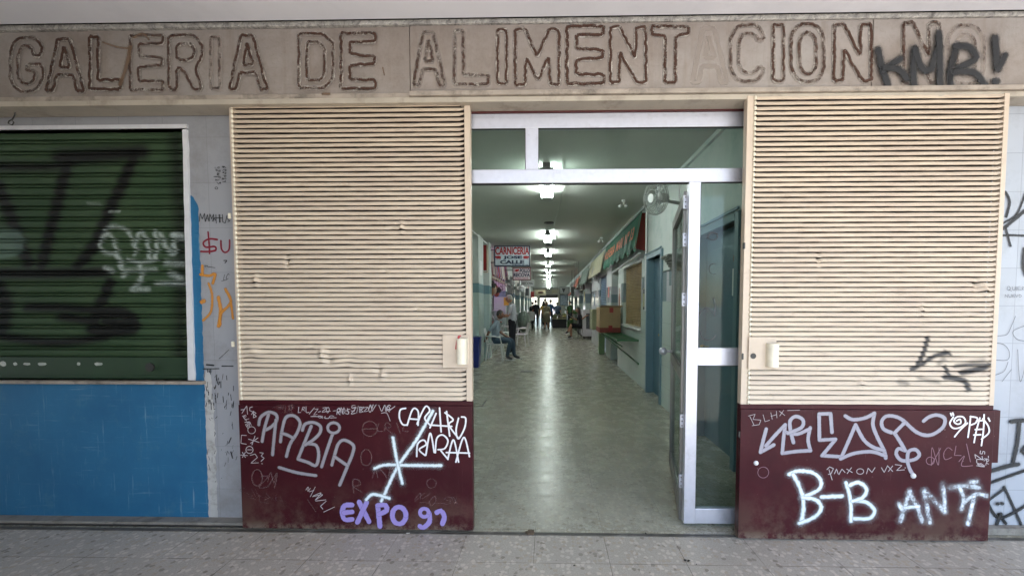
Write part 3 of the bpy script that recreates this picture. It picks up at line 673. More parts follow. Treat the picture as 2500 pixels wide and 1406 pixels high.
# ------------------------------------------------------------------ right wall
YR = .095
rw = thing('right_shop_wall', 'pale blue tiled wall with black tags at the right edge', 'wall', (3.5, YR, 0))
M['btile'] = tiles('pale blue grey tiles', (.37, .395, .44), .30, .245, 0, aY(2497, 700, YR).x+.055, aY(2440, 562, YR).z, (.22, .24, .27), .004, .35, .04, dirt=(.25, .26, .28), dlo=.50, dhi=.75)
m = MB(); m.box(1.78, 6.5, YR, .3, .04, 2.86); m.build('tiled_face', M['btile'], rw)
m = MB(); m.box(1.78, 6.5, YR-.05, .3, 0, .045); m.build('wall_footing', bpy.data.materials['grimy footing'], rw, bevel=.006)
p = Paint(YR, 2380, 230, 2.467, off=.004)
for pts, wd in (([(120, 800), (180, 770), (250, 720), (300, 600)], 16), ([(120, 830), (180, 800), (300, 700)], 28), ([(180, 590), (205, 650), (185, 740)], 20), ([(120, 855), (210, 850), (330, 855)], 18), ([(180, 800), (210, 915)], 16), ([(292, 930), (285, 1030), (300, 1090)], 22)): p.st(pts, wd, .7)
p.o = (2380, 780, 2.467)
for pts, wd in (([(215, 612), (330, 600)], 30), ([(262, 620), (250, 740), (225, 850)], 28), ([(70, 915), (190, 880), (255, 868)], 30), ([(60, 992), (200, 940), (330, 895)], 22), ([(70, 1090), (175, 1015)], 20), ([(172, 1005), (225, 1120), (300, 1290)], 19), ([(75, 1108), (150, 1190), (330, 1100)], 22),
    ([(130, 1105), (132, 1106)], 26), ([(158, 1103), (160, 1104)], 24), ([(122, 1240), (150, 1165)], 24), ([(140, 1170), (182, 1225)], 22), ([(280, 790), (300, 760), (340, 760)], 22), ([(280, 790), (320, 830)], 22)): p.halo(pts, wd); p.st(pts, wd*1.1, .85)
lab(p.build('black_graffiti', [M['spray_black'], M['halo_black']], rw), 'thick black sprayed tags')
p = Paint(YR, 2380, 230, 2.467, off=.004)
for L in ([(195, 1158), (188, 1172), (200, 1182), (212, 1170), (200, 1156)], [(205, 1178), (216, 1186)], [(220, 1160), (224, 1180), (236, 1180), (238, 1160)], [(246, 1160), (246, 1182)], [(268, 1158), (252, 1160), (254, 1182), (272, 1180)], [(253, 1171), (268, 1170)], [(278, 1182), (279, 1160), (292, 1164), (280, 1172), (294, 1182)],
    [(175, 1224), (177, 1206), (190, 1224), (191, 1206)], [(196, 1206), (200, 1224), (212, 1222), (213, 1206)], [(232, 1206), (219, 1208), (220, 1224), (234, 1222)], [(220, 1215), (231, 1214)], [(238, 1206), (244, 1224), (252, 1206)], [(262, 1206), (256, 1216), (264, 1224), (274, 1214), (262, 1206)]): p.st(L, 4, .9, smooth=False)
p.o = (2380, 780, 2.467)
for L in ([(100, 100), (140, 98), (190, 88), (215, 40), (240, -20)], [(110, 140), (170, 150), (203, 195), (190, 242), (110, 242)], [(195, 255), (170, 310), (110, 335)], [(215, 300), (158, 372)], [(300, 35), (225, 70), (245, 115), (296, 130)], [(252, 180), (268, 372), (310, 220)], [(330, 250), (300, 380)]): p.st(L, 5, .8)
lab(p.build('marker_writing', M['grey_marker'], rw), 'thin grey marker writing QUIER NUEVO')

# ------------------------------------------------------------------ louvred sliding shutter doors
def shutter(name, label, Y0, xL, xR, ztop, zsplit, zbot, sL, sR, plate, seed):
    """frame, louvres, maroon kick panel; sL / sR: widths of the side stiles"""
    t = thing(name, label, 'sliding door', ((xL+xR)/2, Y0, zbot)); rr = random.Random(seed)
    m = MB(); m.box(xL, xL+sL, Y0, Y0+.045, zsplit, ztop); m.box(xR-sR, xR, Y0, Y0+.045, zsplit, ztop); m.box(xL+sL, xR-sR, Y0+.050, Y0+.055, zsplit, ztop)
    m.build('steel_frame', M['beige'], t, bevel=.002)
    a, b = xL+sL+.001, xR-sR-.001; n = 62; p = (ztop-zsplit)/n; nx = 200
    prof = [(1., .046), (.985, .046), (.975, .014), (.92, .006), (.80, .0015), (.60, -.002), (.40, -.005), (.22, -.0075), (.150, -.0075), (.125, -.003), (.120, .046), (.0, .046)]
    wob = [rr.uniform(-.0012, .0012) for _ in range(n)]; gapv = [rr.uniform(-.02, .03) for _ in range(n)]
    dents = [(rr.randrange(n), rr.uniform(a, b), rr.uniform(.015, .05), rr.uniform(.003, .009)) for _ in range(10)]
    if plate < 0: dents += [(k, a+.62+k*.012, .05, .012) for k in (7, 8, 9)]+[(k, a+.06, .05, .01) for k in (8, 9)]+[(k, b-.22, .12, .008) for k in (5, 6, 4)]
    hits = []
    for px_, py_, w_ in (((790, 860, .012), (786, 868, .008), (803, 884, .012), (925, 903, .010), (933, 920, .010), (620, 860, .02), (855, 926, .006), (1120, 910, .03), (625, 680, .008), (700, 640, .006), (980, 560, .006)) if plate < 0 else ((2385, 700, .008), (2405, 702, .008), (2250, 760, .006), (2000, 640, .006), (2100, 940, .01))):
        q_ = aY(px_, py_, Y0); hits.append((int((q_.z-zsplit)/p), q_.x, w_*2.2, rr.choice((-.016, .014, -.012))))
    V = []; xs_ = np.concatenate([np.linspace(a, a+.03, 5)[:-1], np.linspace(a+.03, b-.03, nx), np.linspace(b-.03, b, 6)[1:]]); nn = len(xs_)
    for i in range(n):
        for pz, py in prof:
            for x in xs_:
                e = max(0, 1-(x-a)/.014, 1-(b-x)/.030); e = min(e, 1)
                q = pz
                if 0 < e and .05 < pz < .5: q = pz+(e*.40)*(1-pz/.5)
                w_ = wob[i]*sin(x*2.1+i*.9)+.0006*sin(x*23+i*3.1)
                y = py
                for (k, dx, dw, da) in dents:
                    if k == i and abs(x-dx) < dw*2.2: y += da*math.exp(-((x-dx)/dw)**2)*(1-abs(pz-.4)); w_ += da*.25*math.exp(-((x-dx)/dw)**2)
                for (k, dx, dw, da) in hits:
                    if abs(k-i) <= 1 and abs(x-dx) < dw*2 and .05 < pz < .98: u_ = math.exp(-((x-dx)/dw)**2)*(1 if k == i else .4); y += da*u_; w_ += .006*u_*(1 if da < 0 else -1)
                g = gapv[i] if pz < .25 else 0
                V.append((x, Y0+y+.002, zsplit+(i+q+g*.5)*p+w_))
    F = []; MI = []; R = n*len(prof)
    for r in range(R-1):
        if (r+1) % len(prof) == 0: continue
        for j in range(nn-1): F.append((r*nn+j, r*nn+j+1, (r+1)*nn+j+1, (r+1)*nn+j)); MI.append(1 if (r % len(prof)) in (0, 1, 9, 10) else 0)
    mb = MB(); mb.v = V; mb.f = F; mb.mi = MI
    V_ = np.array(V); att = np.zeros((len(V), 4), np.float32); att[:, 3] = 1
    if plate > 0:
        V_[:, 1] = Y0; PX = topix(V_); c8 = lambda L: [(1900+x/3.195, 560+y/3.195) for x, y in L]
        st = [(c8([(1165, 845), (1140, 940), (1110, 1010), (1075, 1070)]), 5.5, 2), (c8([(1035, 1092), (1120, 1050), (1210, 990), (1330, 960)]), 5, 2), (c8([(1295, 950), (1340, 975)]), 4, 3), (c8([(1300, 1070), (1330, 1140)]), 5, 2), (c8([(1380, 1065), (1480, 1055), (1640, 1055)]), 4, 3), (c8([(1640, 1060), (1560, 1090), (1430, 1115)]), 7, 2.5), (c8([(1300, 1150), (1400, 1165), (1460, 1190), (1480, 1245)]), 7, 3),
            (c8([(950, 1190), (1000, 1200)]), 3, 9), (c8([(1250, 1050), (1290, 1010)]), 2, 8), (c8([(1100, 1160), (1250, 1190)]), 1, 9), (c8([(1500, 1040), (1600, 1020)]), 1, 9)]
        att[:, 0] = distpaint(PX, st)
    mb.build('louvre_slats', [M['slats'], M['gap']], t, attr=att)
    # light scalloped bead where the slats are folded on to the stile
    m = MB()
    for i in range(n):
        z = zsplit+(i+.5)*p
        for xx, ww in ((xL+sL, .0075),):
            m.ell((xx+.002, Y0-.004, z), (ww+rr.uniform(0, .0025), .008, p*.46), 6, 5)
    m.build('edge_bead', M['beige_edge'], t, smooth=True)
    m = MB(); m.box(xL, xR, Y0-.006, Y0+.045, zbot, zsplit-.03); m.box(xL, xR, Y0+.001, Y0+.045, zsplit-.0295, zsplit-.0005)
    if plate > 0: m.box(xR, xR+.062, Y0+.016, Y0+.045, zbot+.50, zsplit-.035)
    m.build('kick_panel', M['maroon'], t, bevel=.0025)
    return t
def slatmat():
    s = NT('beige louvre enamel'); at = s.n('ShaderNodeAttribute'); at.attribute_name = 'd'
    sp = s.n('ShaderNodeSeparateColor'); s.l(at.outputs['Color'], sp.inputs[0]); X = s.xyz()
    c = s.mix(s.mapr(s.noise(3, 4), .3, .7), (.55, .44, .345), (.62, .515, .395))
    st = s.n('ShaderNodeMapping'); s.l(s.co, st.inputs[0]); st.inputs['Scale'].default_value = (1, 1, 32)
    c = s.mix(s.mapr(s.noise(1.0, 2, .5, vec=st.outputs[0]), .4, .62, 0, .6), c, (.70, .585, .44))
    c = s.mix(s.mapr(s.noise(8, 8, .8), .56, .78, 0, .65), c, (.30, .215, .145))
    c = s.mix(s.mapr(s.noise(60, 2), .70, .76, 0, .7), c, (.80, .74, .60))
    c = s.mix(s.math('MULTIPLY', sp.outputs[0], .95), c, (.02, .02, .022))
    s.l(c, s.b.inputs['Base Color']); s.rough(.42); s.bump(s.noise(25, 4), .2, .003); return s.m
M['slats'] = slatmat(); M['gap'] = simple('painted shade between louvres', (.035, .025, .02), .9)  # shade inside the louvre recesses painted in as near-black
YL, YRS = .02, -.03
zt = aY(1340, 247, YL).z; zt2 = aY(1340, 239, YRS).z
xL = aY(570, 600, YL).x; xR = aY(1150, 600, YL).x
sh1 = shutter('louvred_shutter_door', 'beige louvred sliding door with maroon foot tagged RABIA and EXPO 92', YL, xL, xR, zt, aY(1100, 979, YL).z, .012, .021, .038, -1, 3)
xL2 = aY(1817, 600, YRS).x; xR2 = aY(2447, 600, YRS).x
sh2 = shutter('louvred_shutter_door', 'beige louvred sliding door with maroon foot tagged B-B, right of the entrance', YRS, xL2, xR2, zt2, aY(1850, 987, YRS).z, .010, .044, .030, 1, 8)
# lock plates and welded half-tube guards
def lockplate(t, Y0, x0, x1, z0, z1, gx0, gx1, gz0, gz1, hole=None, red=False):
    m = MB(); m.box(x0, x1, Y0-.014, Y0-.008, z0, z1); m.build('lock_plate', M['beige'], t, bevel=.002)
    m = MB(); n = 10; r = (gx1-gx0)/2; cx_ = (gx0+gx1)/2
    out = [(cx_-r*cos(pi*i/n), Y0-.014-.050*sin(pi*i/n)**.6) for i in range(n+1)]
    inn = [(cx_-(r-.005)*cos(pi*i/n), Y0-.014-.044*sin(pi*i/n)**.6) for i in range(n+1)]
    for a in range(n):
        for L, fl in ((out, 0), (inn, 1)):
            q = [(L[a][0], L[a][1], gz0), (L[a+1][0], L[a+1][1], gz0), (L[a+1][0], L[a+1][1], gz1), (L[a][0], L[a][1], gz1)]; m.quad(*(q if not fl else q[::-1]))
        for z in (gz0, gz1): m.quad((out[a][0], out[a][1], z), (out[a+1][0], out[a+1][1], z), (inn[a+1][0], inn[a+1][1], z), (inn[a][0], inn[a][1], z))
    m.build('lock_guard', M['beige_edge'], t, smooth=True)
    if hole: m = MB(); m.tube([(hole[0], Y0-.0155, hole[1]), (hole[0], Y0-.0135, hole[1])], .018, 18); m.build('key_hole', M['dark_metal'], t)
    if red: 
        p = Paint(Y0-.014, 1060, 780, 8.783, off=.002); p.st([(530, 380), (500, 430), (485, 520), (470, 620)], 60, .8); p.st([(520, 360), (560, 350)], 50, .6); p.build('red_paint_smear', paintmat('red smear', (.55, .04, .05), soft=.6, wear=.1, nsc=40, opac=.8), t)
    p = Paint(Y0-.014, off=.002); cx0 = None
    return
a = lambda px, py, Y: aY(px, py, Y)
lockplate(sh1, YL, a(1082, 860, YL).x, a(1147, 860, YL).x, a(1110, 897, YL).z, a(1110, 817, YL).z, a(1115, 860, YL-.03).x, a(1141, 860, YL-.03).x, a(1120, 888, YL-.03).z, a(1120, 826, YL-.03).z, None, True)
lockplate(sh2, YRS, a(1825, 860, YRS).x, a(1892, 860, YRS).x, a(1850, 900, YRS).z, a(1850, 822, YRS).z, a(1873, 860, YRS-.03).x, a(1900, 860, YRS-.03).x, a(1890, 895, YRS-.03).z, a(1890, 838, YRS-.03).z, (a(1836, 868, YRS).x, a(1836, 868, YRS).z))
# bolts on right kick panel, hinge tabs on edges
for px, py, r in ((1845, 1129, .015), (2228, 1160, .017)):
    c = a(px, py, YRS-.006); m = MB(); m.ell((c.x, c.y-.004, c.z), (r, .011, r), 14, 8); m.build('white_bolt', M['white_paint'], sh2, smooth=True)
for px, py in ((565, 527), (573, 840)):
    c = a(px-4, py, YL); m = MB(); m.box(c.x-.012, c.x+.002, YL-.002, YL+.012, c.z-.018, c.z+.018); m.build('weld_tab', M['beige_edge'], sh1, bevel=.003)
for px, py in ((1818, 600), (1814, 870), (1806, 1060)):
    c = a(px, py, YRS); m = MB(); m.box(c.x-.008, c.x+.004, YRS-.003, YRS+.012, c.z-.02, c.z+.02); m.build('weld_tab', M['dark_metal'], sh2, bevel=.003)
# graffiti on the left kick panel
YK = YL-.006; c6 = (560, 940, 3.017)
p = Paint(YK, *c6)
W = 29
for L in ([(218, 290), (232, 235), (290, 198), (345, 215), (350, 260), (310, 305), (265, 330)], [(290, 215), (262, 310), (243, 412)], [(345, 255), (330, 400), (320, 510)],
    [(378, 415), (392, 320), (420, 235), (480, 225), (522, 275), (500, 350), (450, 430), (422, 522)], [(385, 352), (430, 365), (472, 388)],
    [(605, 300), (560, 410), (508, 540)], [(540, 330), (560, 285), (620, 272), (672, 300), (668, 350), (620, 400), (560, 438)], [(570, 430), (640, 440), (660, 510), (640, 588), (580, 565), (508, 542)],
    [(765, 350), (720, 480), (682, 598)], [(757, 585), (775, 520), (805, 430), (850, 402), (915, 440), (910, 500), (870, 600), (815, 732)], [(775, 522), (830, 560), (872, 590)], [(370, 603), (500, 640), (640, 662)]): p.st(L, W, .9)
p.ring(771, 312, 44, 38, W*.9)
lab(p.build('silver_graffiti', M['silver_dim'], sh1), 'silver marker word RABIA')
p = Paint(YK, *c6)     # loose crossing lines of white spray
for L in ([(1500, 190), (1380, 400), (1240, 600), (1120, 852)], [(1070, 612), (1150, 585), (1330, 588), (1560, 590)], [(1205, 385), (1225, 500), (1245, 600), (1275, 720)], [(1180, 830), (1060, 800), (1010, 840)]): p.halo(L, 38); p.st(L, 38, .7)
lab(p.build('white_spray_lines', [M['spray_white'], M['halo_white']], sh1), 'crossing white spray strokes')
p = Paint(YK, *c6, off=.002)
WL = 46
for L in ([(905, 880), (850, 885), (832, 935), (850, 985), (905, 985)], [(845, 937), (905, 930)], [(958, 858), (1030, 1000)], [(1012, 862), (945, 1005)], [(1095, 885), (1110, 1035)], [(1095, 882), (1150, 880), (1160, 920), (1105, 945)], [(1470, 935), (1475, 1000), (1430, 1045), (1405, 1035)], [(1530, 935), (1560, 922), (1585, 965), (1570, 1015)]): p.st(L, WL, .7)
p.ring(1252, 955, 50, 62, WL); p.ring(1438, 935, 32, 30, 36)
lab(p.build('lavender_graffiti', M['lavender'], sh1), 'lavender painted words EXPO 92')
p = Paint(YK, *c6, off=.0055)
for L in ([(1300, 168), (1262, 180), (1255, 235), (1278, 285), (1312, 290)], [(1312, 292), (1345, 190), (1370, 168), (1395, 200), (1392, 292)], [(1335, 245), (1400, 250)], [(1385, 282), (1420, 200), (1452, 152), (1478, 185), (1442, 240), (1482, 292)], [(1525, 205), (1480, 310)],
    [(1550, 165), (1562, 340)], [(1480, 290), (1640, 300)], [(1602, 190), (1625, 370)], [(1590, 200), (1650, 250), (1620, 290), (1692, 390)], [(1690, 240), (1672, 330), (1690, 390), (1735, 310), (1742, 240), (1712, 230)],
    [(1383, 520), (1390, 430), (1432, 400), (1452, 432), (1402, 470), (1445, 512)], [(1450, 510), (1482, 350), (1512, 490)], [(1520, 492), (1530, 390), (1572, 362), (1612, 402), (1590, 460), (1540, 470)], [(1560, 480), (1612, 542)], [(1610, 542), (1652, 400), (1690, 562)], [(1670, 562), (1728, 382), (1770, 522)], [(1600, 492), (1770, 496)]): p.st(L, 14, .8)
lab(p.build('white_marker_tag', M['white_marker'], sh1), 'white marker tag in two lines near the top corner')
p = Paint(YK, *c6, off=.001)
for x0, y0, x1, y1, h, n, sd in ((500, 160, 740, 160, 42, 8, 1), (760, 165, 885, 172, 42, 4, 2), (895, 150, 1190, 150, 46, 9, 5), (610, 222, 780, 226, 14, 4, 6), (640, 745, 770, 905, 60, 5, 8), (585, 745, 630, 775, 30, 2, 7)): p.tagline(x0, y0, x1, y1, h, n, 5.5, sd, .8)
p.st([(1120, 205), (1160, 205), (1185, 262)], 5, .7); p.st([(1180, 185), (1220, 155)], 8, .8)
for L in ([(95, 205), (130, 150), (136, 212)], [(88, 180), (110, 178)], [(172, 158), (152, 165), (152, 185), (178, 196), (165, 214)], [(180, 190), (180, 238)], [(180, 192), (200, 205), (182, 214), (202, 228), (180, 238)], [(128, 368), (92, 366), (88, 425), (128, 432)], [(145, 395), (222, 418)], [(192, 372), (170, 436)], [(160, 425), (215, 385)], [(135, 474), (165, 474)], [(155, 515), (190, 505), (208, 530), (160, 572), (215, 570)],
    [(225, 495), (252, 498), (235, 520), (258, 535), (235, 558)], [(240, 575), (244, 577)], [(80, 512), (135, 516)], [(98, 492), (120, 530)], [(120, 492), (98, 530)], [(100, 225), (130, 262)], [(118, 270), (160, 275), (130, 300)]): p.st(L, 6, .75, smooth=False)
p.ring(151, 474, 26, 26, 6, .75); p.tagline(125, 215, 165, 300, 30, 4, 5, 31, .6); p.ring(165, 330, 28, 26, 5, .35)
p.build('small_marker_tags', M['white_marker_dim'], sh1)
p = Paint(YK, *c6, off=.001)
p.ring(205, 680, 38, 60, 10, .6); p.tagline(230, 640, 360, 660, 90, 2, 8, 13, .6); p.ring(1035, 320, 55, 55, 7, .6); p.st([(985, 322), (1085, 318)], 7, .5); p.tagline(1090, 260, 1340, 300, 60, 4, 7, 14, .5); p.ring(1010, 530, 40, 60, 8, .5); p.tagline(1060, 620, 1220, 610, 50, 3, 7, 15, .5)
p.tagline(900, 700, 980, 690, 100, 1, 8, 16, .6); p.tagline(1370, 790, 1690, 830, 60, 6, 5, 17, .6); p.ring(1490, 720, 34, 34, 5, .5); p.tagline(320, 145, 490, 150, 36, 6, 6, 18, .6); p.st([(380, 200), (480, 200)], 4, .5); p.st([(578, 838), (640, 930)], 6, .6)
for k in range(5): p.scribble(100+k*60, 760+k*14, 200+k*60, 860, 5, 3, 20, 40+k, .3)
p.build('faded_tags', M['faint_marker'], sh1)
# graffiti on the right kick panel
YK2 = YRS-.006; c7 = (1760, 940, 3.018)
p = Paint(YK2, *c7)
for L in ([(333, 322), (312, 400), (290, 492)], [(290, 492), (340, 465), (388, 438)], [(330, 445), (400, 365), (472, 290)], [(472, 290), (460, 390), (450, 500)], [(450, 500), (560, 485), (658, 480)], [(658, 480), (640, 400), (655, 312)], [(480, 345), (560, 358), (655, 318)], [(532, 420), (510, 330), (508, 260), (550, 228), (602, 255), (590, 310), (490, 352)],
    [(815, 345), (805, 210)], [(805, 208), (720, 210)], [(720, 212), (722, 400)], [(722, 402), (840, 395)], [(840, 398), (742, 515)], [(742, 517), (885, 525)],
    [(915, 225), (970, 252), (1060, 240), (1130, 205)], [(1130, 210), (1118, 290), (1150, 380), (1200, 480), (1212, 535)], [(880, 540), (930, 430), (990, 290)], [(990, 290), (1050, 400), (1120, 455), (1200, 478)], [(880, 540), (980, 500), (1110, 488), (1212, 520)],
    [(1255, 348), (1195, 320), (1182, 265), (1225, 225), (1320, 245), (1440, 345), (1540, 365), (1630, 310), (1645, 245), (1590, 218), (1530, 232), (1490, 262)], [(1350, 275), (1275, 350)], [(1275, 350), (1320, 420), (1355, 480)],
    [(1355, 480), (1305, 465), (1288, 505), (1330, 552), (1420, 545), (1458, 510), (1430, 472), (1380, 485), (1370, 550), (1385, 610), (1410, 655)]): p.st(L, 31, .95)
lab(p.build('silver_graffiti', M['silver'], sh2), 'large silver marker tag')
p = Paint(YK2, *c7)
for L in ([(500, 655), (570, 630), (680, 645), (735, 705), (715, 770), (600, 822)], [(530, 655), (575, 740), (603, 830), (605, 920), (590, 1010)], [(600, 825), (690, 838), (738, 895), (690, 965), (575, 1015)], [(740, 820), (890, 814)], [(918, 715), (950, 840), (955, 995)], [(945, 735), (1010, 712), (1068, 762), (1040, 825), (965, 850)], [(985, 850), (1070, 860), (1130, 920), (1090, 980), (955, 978)]): p.halo(L, 42); p.st(L, 44, .7)
lab(p.build('white_graffiti', [M['spray_white'], M['halo_white']], sh2), 'white sprayed letters B-B')
p = Paint(YK2, *c7)
for L in ([(1320, 1000), (1390, 780)], [(1385, 790), (1440, 890), (1480, 1000)], [(1350, 900), (1450, 890)], [(1495, 780), (1535, 1010)], [(1500, 775), (1570, 850), (1645, 930)], [(1632, 730), (1645, 925)], [(1690, 752), (1790, 740), (1900, 752)], [(1760, 760), (1790, 840), (1770, 910)], [(1800, 850), (1880, 800), (1955, 812)], [(1860, 820), (1840, 920), (1815, 1020)], [(1835, 712), (1880, 708)], [(1310, 870), (1330, 910)]): p.halo(L, 42); p.st(L, 46, .50)
lab(p.build('worn_white_graffiti', [M['spray_white_worn'], M['halo_white']], sh2), 'scratched white sprayed word ANTI')
p = Paint(YK2, *c7, off=.001)
for L in ([(1735, 262), (1760, 250), (1765, 278), (1738, 285), (1715, 262), (1740, 232), (1785, 235), (1800, 275), (1760, 310), (1710, 315), (1685, 280), (1710, 235)], [(1815, 278), (1760, 330), (1720, 378)], [(1838, 228), (1830, 300), (1818, 382)], [(1835, 230), (1885, 240), (1875, 275), (1830, 295)], [(1905, 240), (1880, 330), (1862, 420)], [(1880, 262), (1925, 258)], [(1870, 325), (1925, 322)], [(1860, 365), (1910, 362)], [(1935, 215), (1930, 330), (1915, 442)], [(1925, 245), (1965, 300), (1968, 350), (1915, 395)], [(1688, 205), (1694, 222)], [(1703, 202), (1709, 220)], [(1965, 240), (1975, 262)]): p.st(L, 13, .85)
lab(p.build('white_marker_tag', M['white_marker'], sh2), 'neat white marker tag in the top right corner')
p = Paint(YK2, *c7, off=.001)
for L in ([(780, 620), (800, 600), (828, 612), (810, 650), (790, 655)], [(795, 620), (818, 695)], [(835, 650), (850, 615), (862, 650)], [(868, 655), (890, 615), (912, 640)], [(925, 615), (965, 640)], [(960, 605), (928, 648)], [(1070, 650), (1082, 608), (1110, 640), (1132, 605)], [(1180, 605), (1200, 640), (1225, 590)], [(1225, 592), (1262, 632)], [(1262, 592), (1230, 632)], [(1280, 582), (1330, 588), (1290, 625), (1348, 620)], [(1352, 605), (1356, 606)]): p.st(L, 6, .85, smooth=False)
p.ring(1022, 632, 26, 20, 6); p.tagline(1940, 480, 1935, 600, 55, 4, 6, 22, .9); p.tagline(1978, 520, 1970, 590, 28, 3, 6, 23, .8)
for L in ([(212, 230), (242, 292)], [(200, 225), (250, 212), (235, 248)], [(235, 250), (292, 255), (280, 288), (228, 296)], [(308, 215), (322, 266), (355, 256)], [(365, 200), (375, 248)], [(408, 190), (412, 240)], [(368, 228), (410, 215)], [(430, 190), (470, 222)], [(462, 182), (432, 225)], [(490, 185), (580, 182)]): p.st(L, 4, .35, smooth=False)
p.build('small_marker_tags', M['white_marker_dim'], sh2)
p = Paint(YK2, *c7, off=.001); p.tagline(1560, 440, 1860, 450, 110, 4, 6, 24, .8); p.ring(1540, 555, 30, 28, 6, .7); p.st([(1750, 560), (1790, 520), (1770, 590), (1850, 590)], 6, .7); p.ring(310, 640, 40, 40, 5, .4)
p.build('faded_tags', paintmat('faded lilac marker', (.30, .16, .20), soft=.1, wear=.15, nsc=120, opac=.7), sh2)

# ------------------------------------------------------------------ lintel and aluminium entrance frame
YA = .10
ex0, ex1 = aY(1146, 700, YA).x-.12, aY(1815, 700, YA).x+.10
lt = thing('door_lintel', 'grimy cream lintel over the glazed entrance', 'lintel', (0, YA, 2.7))
zl0 = aY(1400, 274, YA).z; zl1 = aY(1400, 262, YA).z
m = MB(); m.box(ex0, ex1, YA+.01, .3, zl1, 2.9); m.box(ex0, ex1, YA-.0, .3, zl0+.008, zl1-.001); m.build('lintel_beam', M['lintel'], lt, bevel=.003)
m = MB(); m.box(ex0, ex1, YA-.004, .3, zl0-.002, zl0+.0075); m.build('red_strip', simple('dark red strip', (.07, .01, .01), .5), lt)
fr = thing('entrance_frame', 'silver aluminium entrance frame with glazed transom and side light', 'door frame', (0, YA, 0))
def bar(m, pxa, pya, pxb, pyb, y0=YA, y1=YA+.045):
    a_, b_ = aY(pxa, pya, y0), aY(pxb, pyb, y0); m.box(a_.x, b_.x, y0, y1, a_.z, b_.z)
m = MB(); xm0, xm1 = aY(1676, 850, YA).x, aY(1704, 850, YA).x; xend = ex1
zt0, zt1 = aY(1400, 446, YA).z, aY(1400, 413, YA).z; zu0, zu1 = aY(1400, 312, YA).z, aY(1400, 287, YA).z
m.box(ex0, xend, YA, YA+.045, zt0, zt1); m.box(ex0, xend, YA, YA+.045, zu0, zu1); m.box(ex0, xend, YA+.008, YA+.05, zu1+.0008, zl0-.0025)
xv0, xv1 = aY(1283, 360, YA).x, aY(1314, 360, YA).x
m.box(xv0, xv1, YA-.002, YA+.043, zt1+.0005, zu0-.0005)
m.box(xm0, xm1, YA-.002, YA+.043, .028, zt0-.0005)
zr0, zr1 = aY(1750, 892, YA).z, aY(1750, 849, YA).z; m.box(xm1+.0005, xend, YA, YA+.04, zr0, zr1)
zq = aY(1750, 1242, YA).z; m.box(xm1+.0005, xend, YA, YA+.04, .028, zq)
xj = aY(1148, 700, YA).x; m.box(ex0, xj-.0+.004, YA+.004, YA+.045, .0, zt0-.0005)
m.build('aluminium_bars', M['alu'], fr, bevel=.0025)
def pane(x0, x1, z0, z1):
    m = MB(); m.box(x0, x1, YA+.018, YA+.024, z0, z1); m.build('glass_pane', M['glass'], fr)
pane(ex0, xv0, zt1, zu0); pane(xv1, xend, zt1, zu0); pane(xm1, xend, zr1, zt0); pane(xm1, xend, zq, zr0)
m = MB(); g = .004
for x0, x1, z0, z1 in ((ex0, xv0, zt1, zu0), (xv1, xend, zt1, zu0), (xm1, xend, zr1, zt0), (xm1, xend, zq, zr0)):
    m.box(x0, x1, YA+.002, YA+.017, z1-g, z1-.0006); m.box(x1-g, x1-.0006, YA+.002, YA+.017, z0+g, z1-g); m.box(x0+.0006, x0+g, YA+.002, YA+.017, z0+g, z1-g)
m.box(ex0, xm0-.0006, YA+.005, YA+.04, zt0-g, zt0-.0008)
m.build('rubber_gasket', M['alu_dark'], fr)
p = Paint(YA+.018, 1540, 420, 2.703, off=.002)
p.ring(540, 425, 32, 24, 9, .35); p.ring(545, 640, 30, 34, 6, .3, 60, 300); p.ring(500, 960, 52, 60, 9, .45, 180, 340); p.ring(510, 1060, 50, 50, 9, .5, 20, 190); p.st([(545, 830), (555, 880), (550, 950)], 12, .5); p.st([(500, 440), (530, 400), (570, 410)], 9, .4)
p.build('marker_on_glass', M['grey_marker'], fr)
# folded inner door leaf, opened against the wall behind the mullion
dl = thing('open_glass_door', 'aluminium framed glass door folded open behind the mullion', 'door', (1.0, .2, 0))
hx = aY(1672, 850, .16).x
P0 = Vector((hx, .165, 0)); far = aX(1640, 850, 0); D = Vector((-.02, 1, 0))
# leaf lies roughly along Y from the hinge; leans so that a sliver is seen
L1 = 1.02; ang = radians(76.5); dv = Vector((cos(ang), sin(ang), 0)); nv = Vector((-sin(ang), cos(ang), 0))
zt_ = zt0-.04
m = MB()
def leafbar(a0, a1, z0, z1, th=.02): c = P0+dv*((a0+a1)/2); m.obox((c.x, c.y, (z0+z1)/2), dv*((a1-a0)/2), nv*th, Vector((0, 0, (z1-z0)/2)))
leafbar(0, .075, .015, zt_); leafbar(L1-.075, L1, .015, zt_); leafbar(.0751, L1-.0751, zt_-.08, zt_, .019); leafbar(.0751, L1-.0751, .015, .14, .019); leafbar(.0751, L1-.0751, .98, 1.07, .019)
m.build('door_frame', simple('grey brown anodised edge', (.20, .19, .18), .4, .1, metal=.4), dl, bevel=.002)
m = MB(); leafbar(.076, L1-.076, .141, .979, .003); leafbar(.076, L1-.076, 1.071, zt_-.081, .003); m.build('door_glass', M['glass'], dl)
for z in (.30, .72, 1.55, 1.95, 2.2):
    m = MB(); c = P0-Vector((.014, 0, 0)); m.box(c.x-.016, c.x+.010, c.y-.024, c.y-.004, z-.045, z+.045); h_ = m.build('hinge', M['alu'], dl, bevel=.002)
    m = MB()
    for dz in (-.03, 0, .03): m.tube([(c.x-.004, c.y-.027, z+dz), (c.x-.004, c.y-.0245, z+dz)], .005, 8)
    m.build('hinge_screws', M['dark_metal'], h_)
kz = 1.52-(842-742)/335*1.6; kz = aX(1640, 842, .93).z
m = MB(); kp = P0+dv*(.80)+nv*.02; kp.z = 1.10
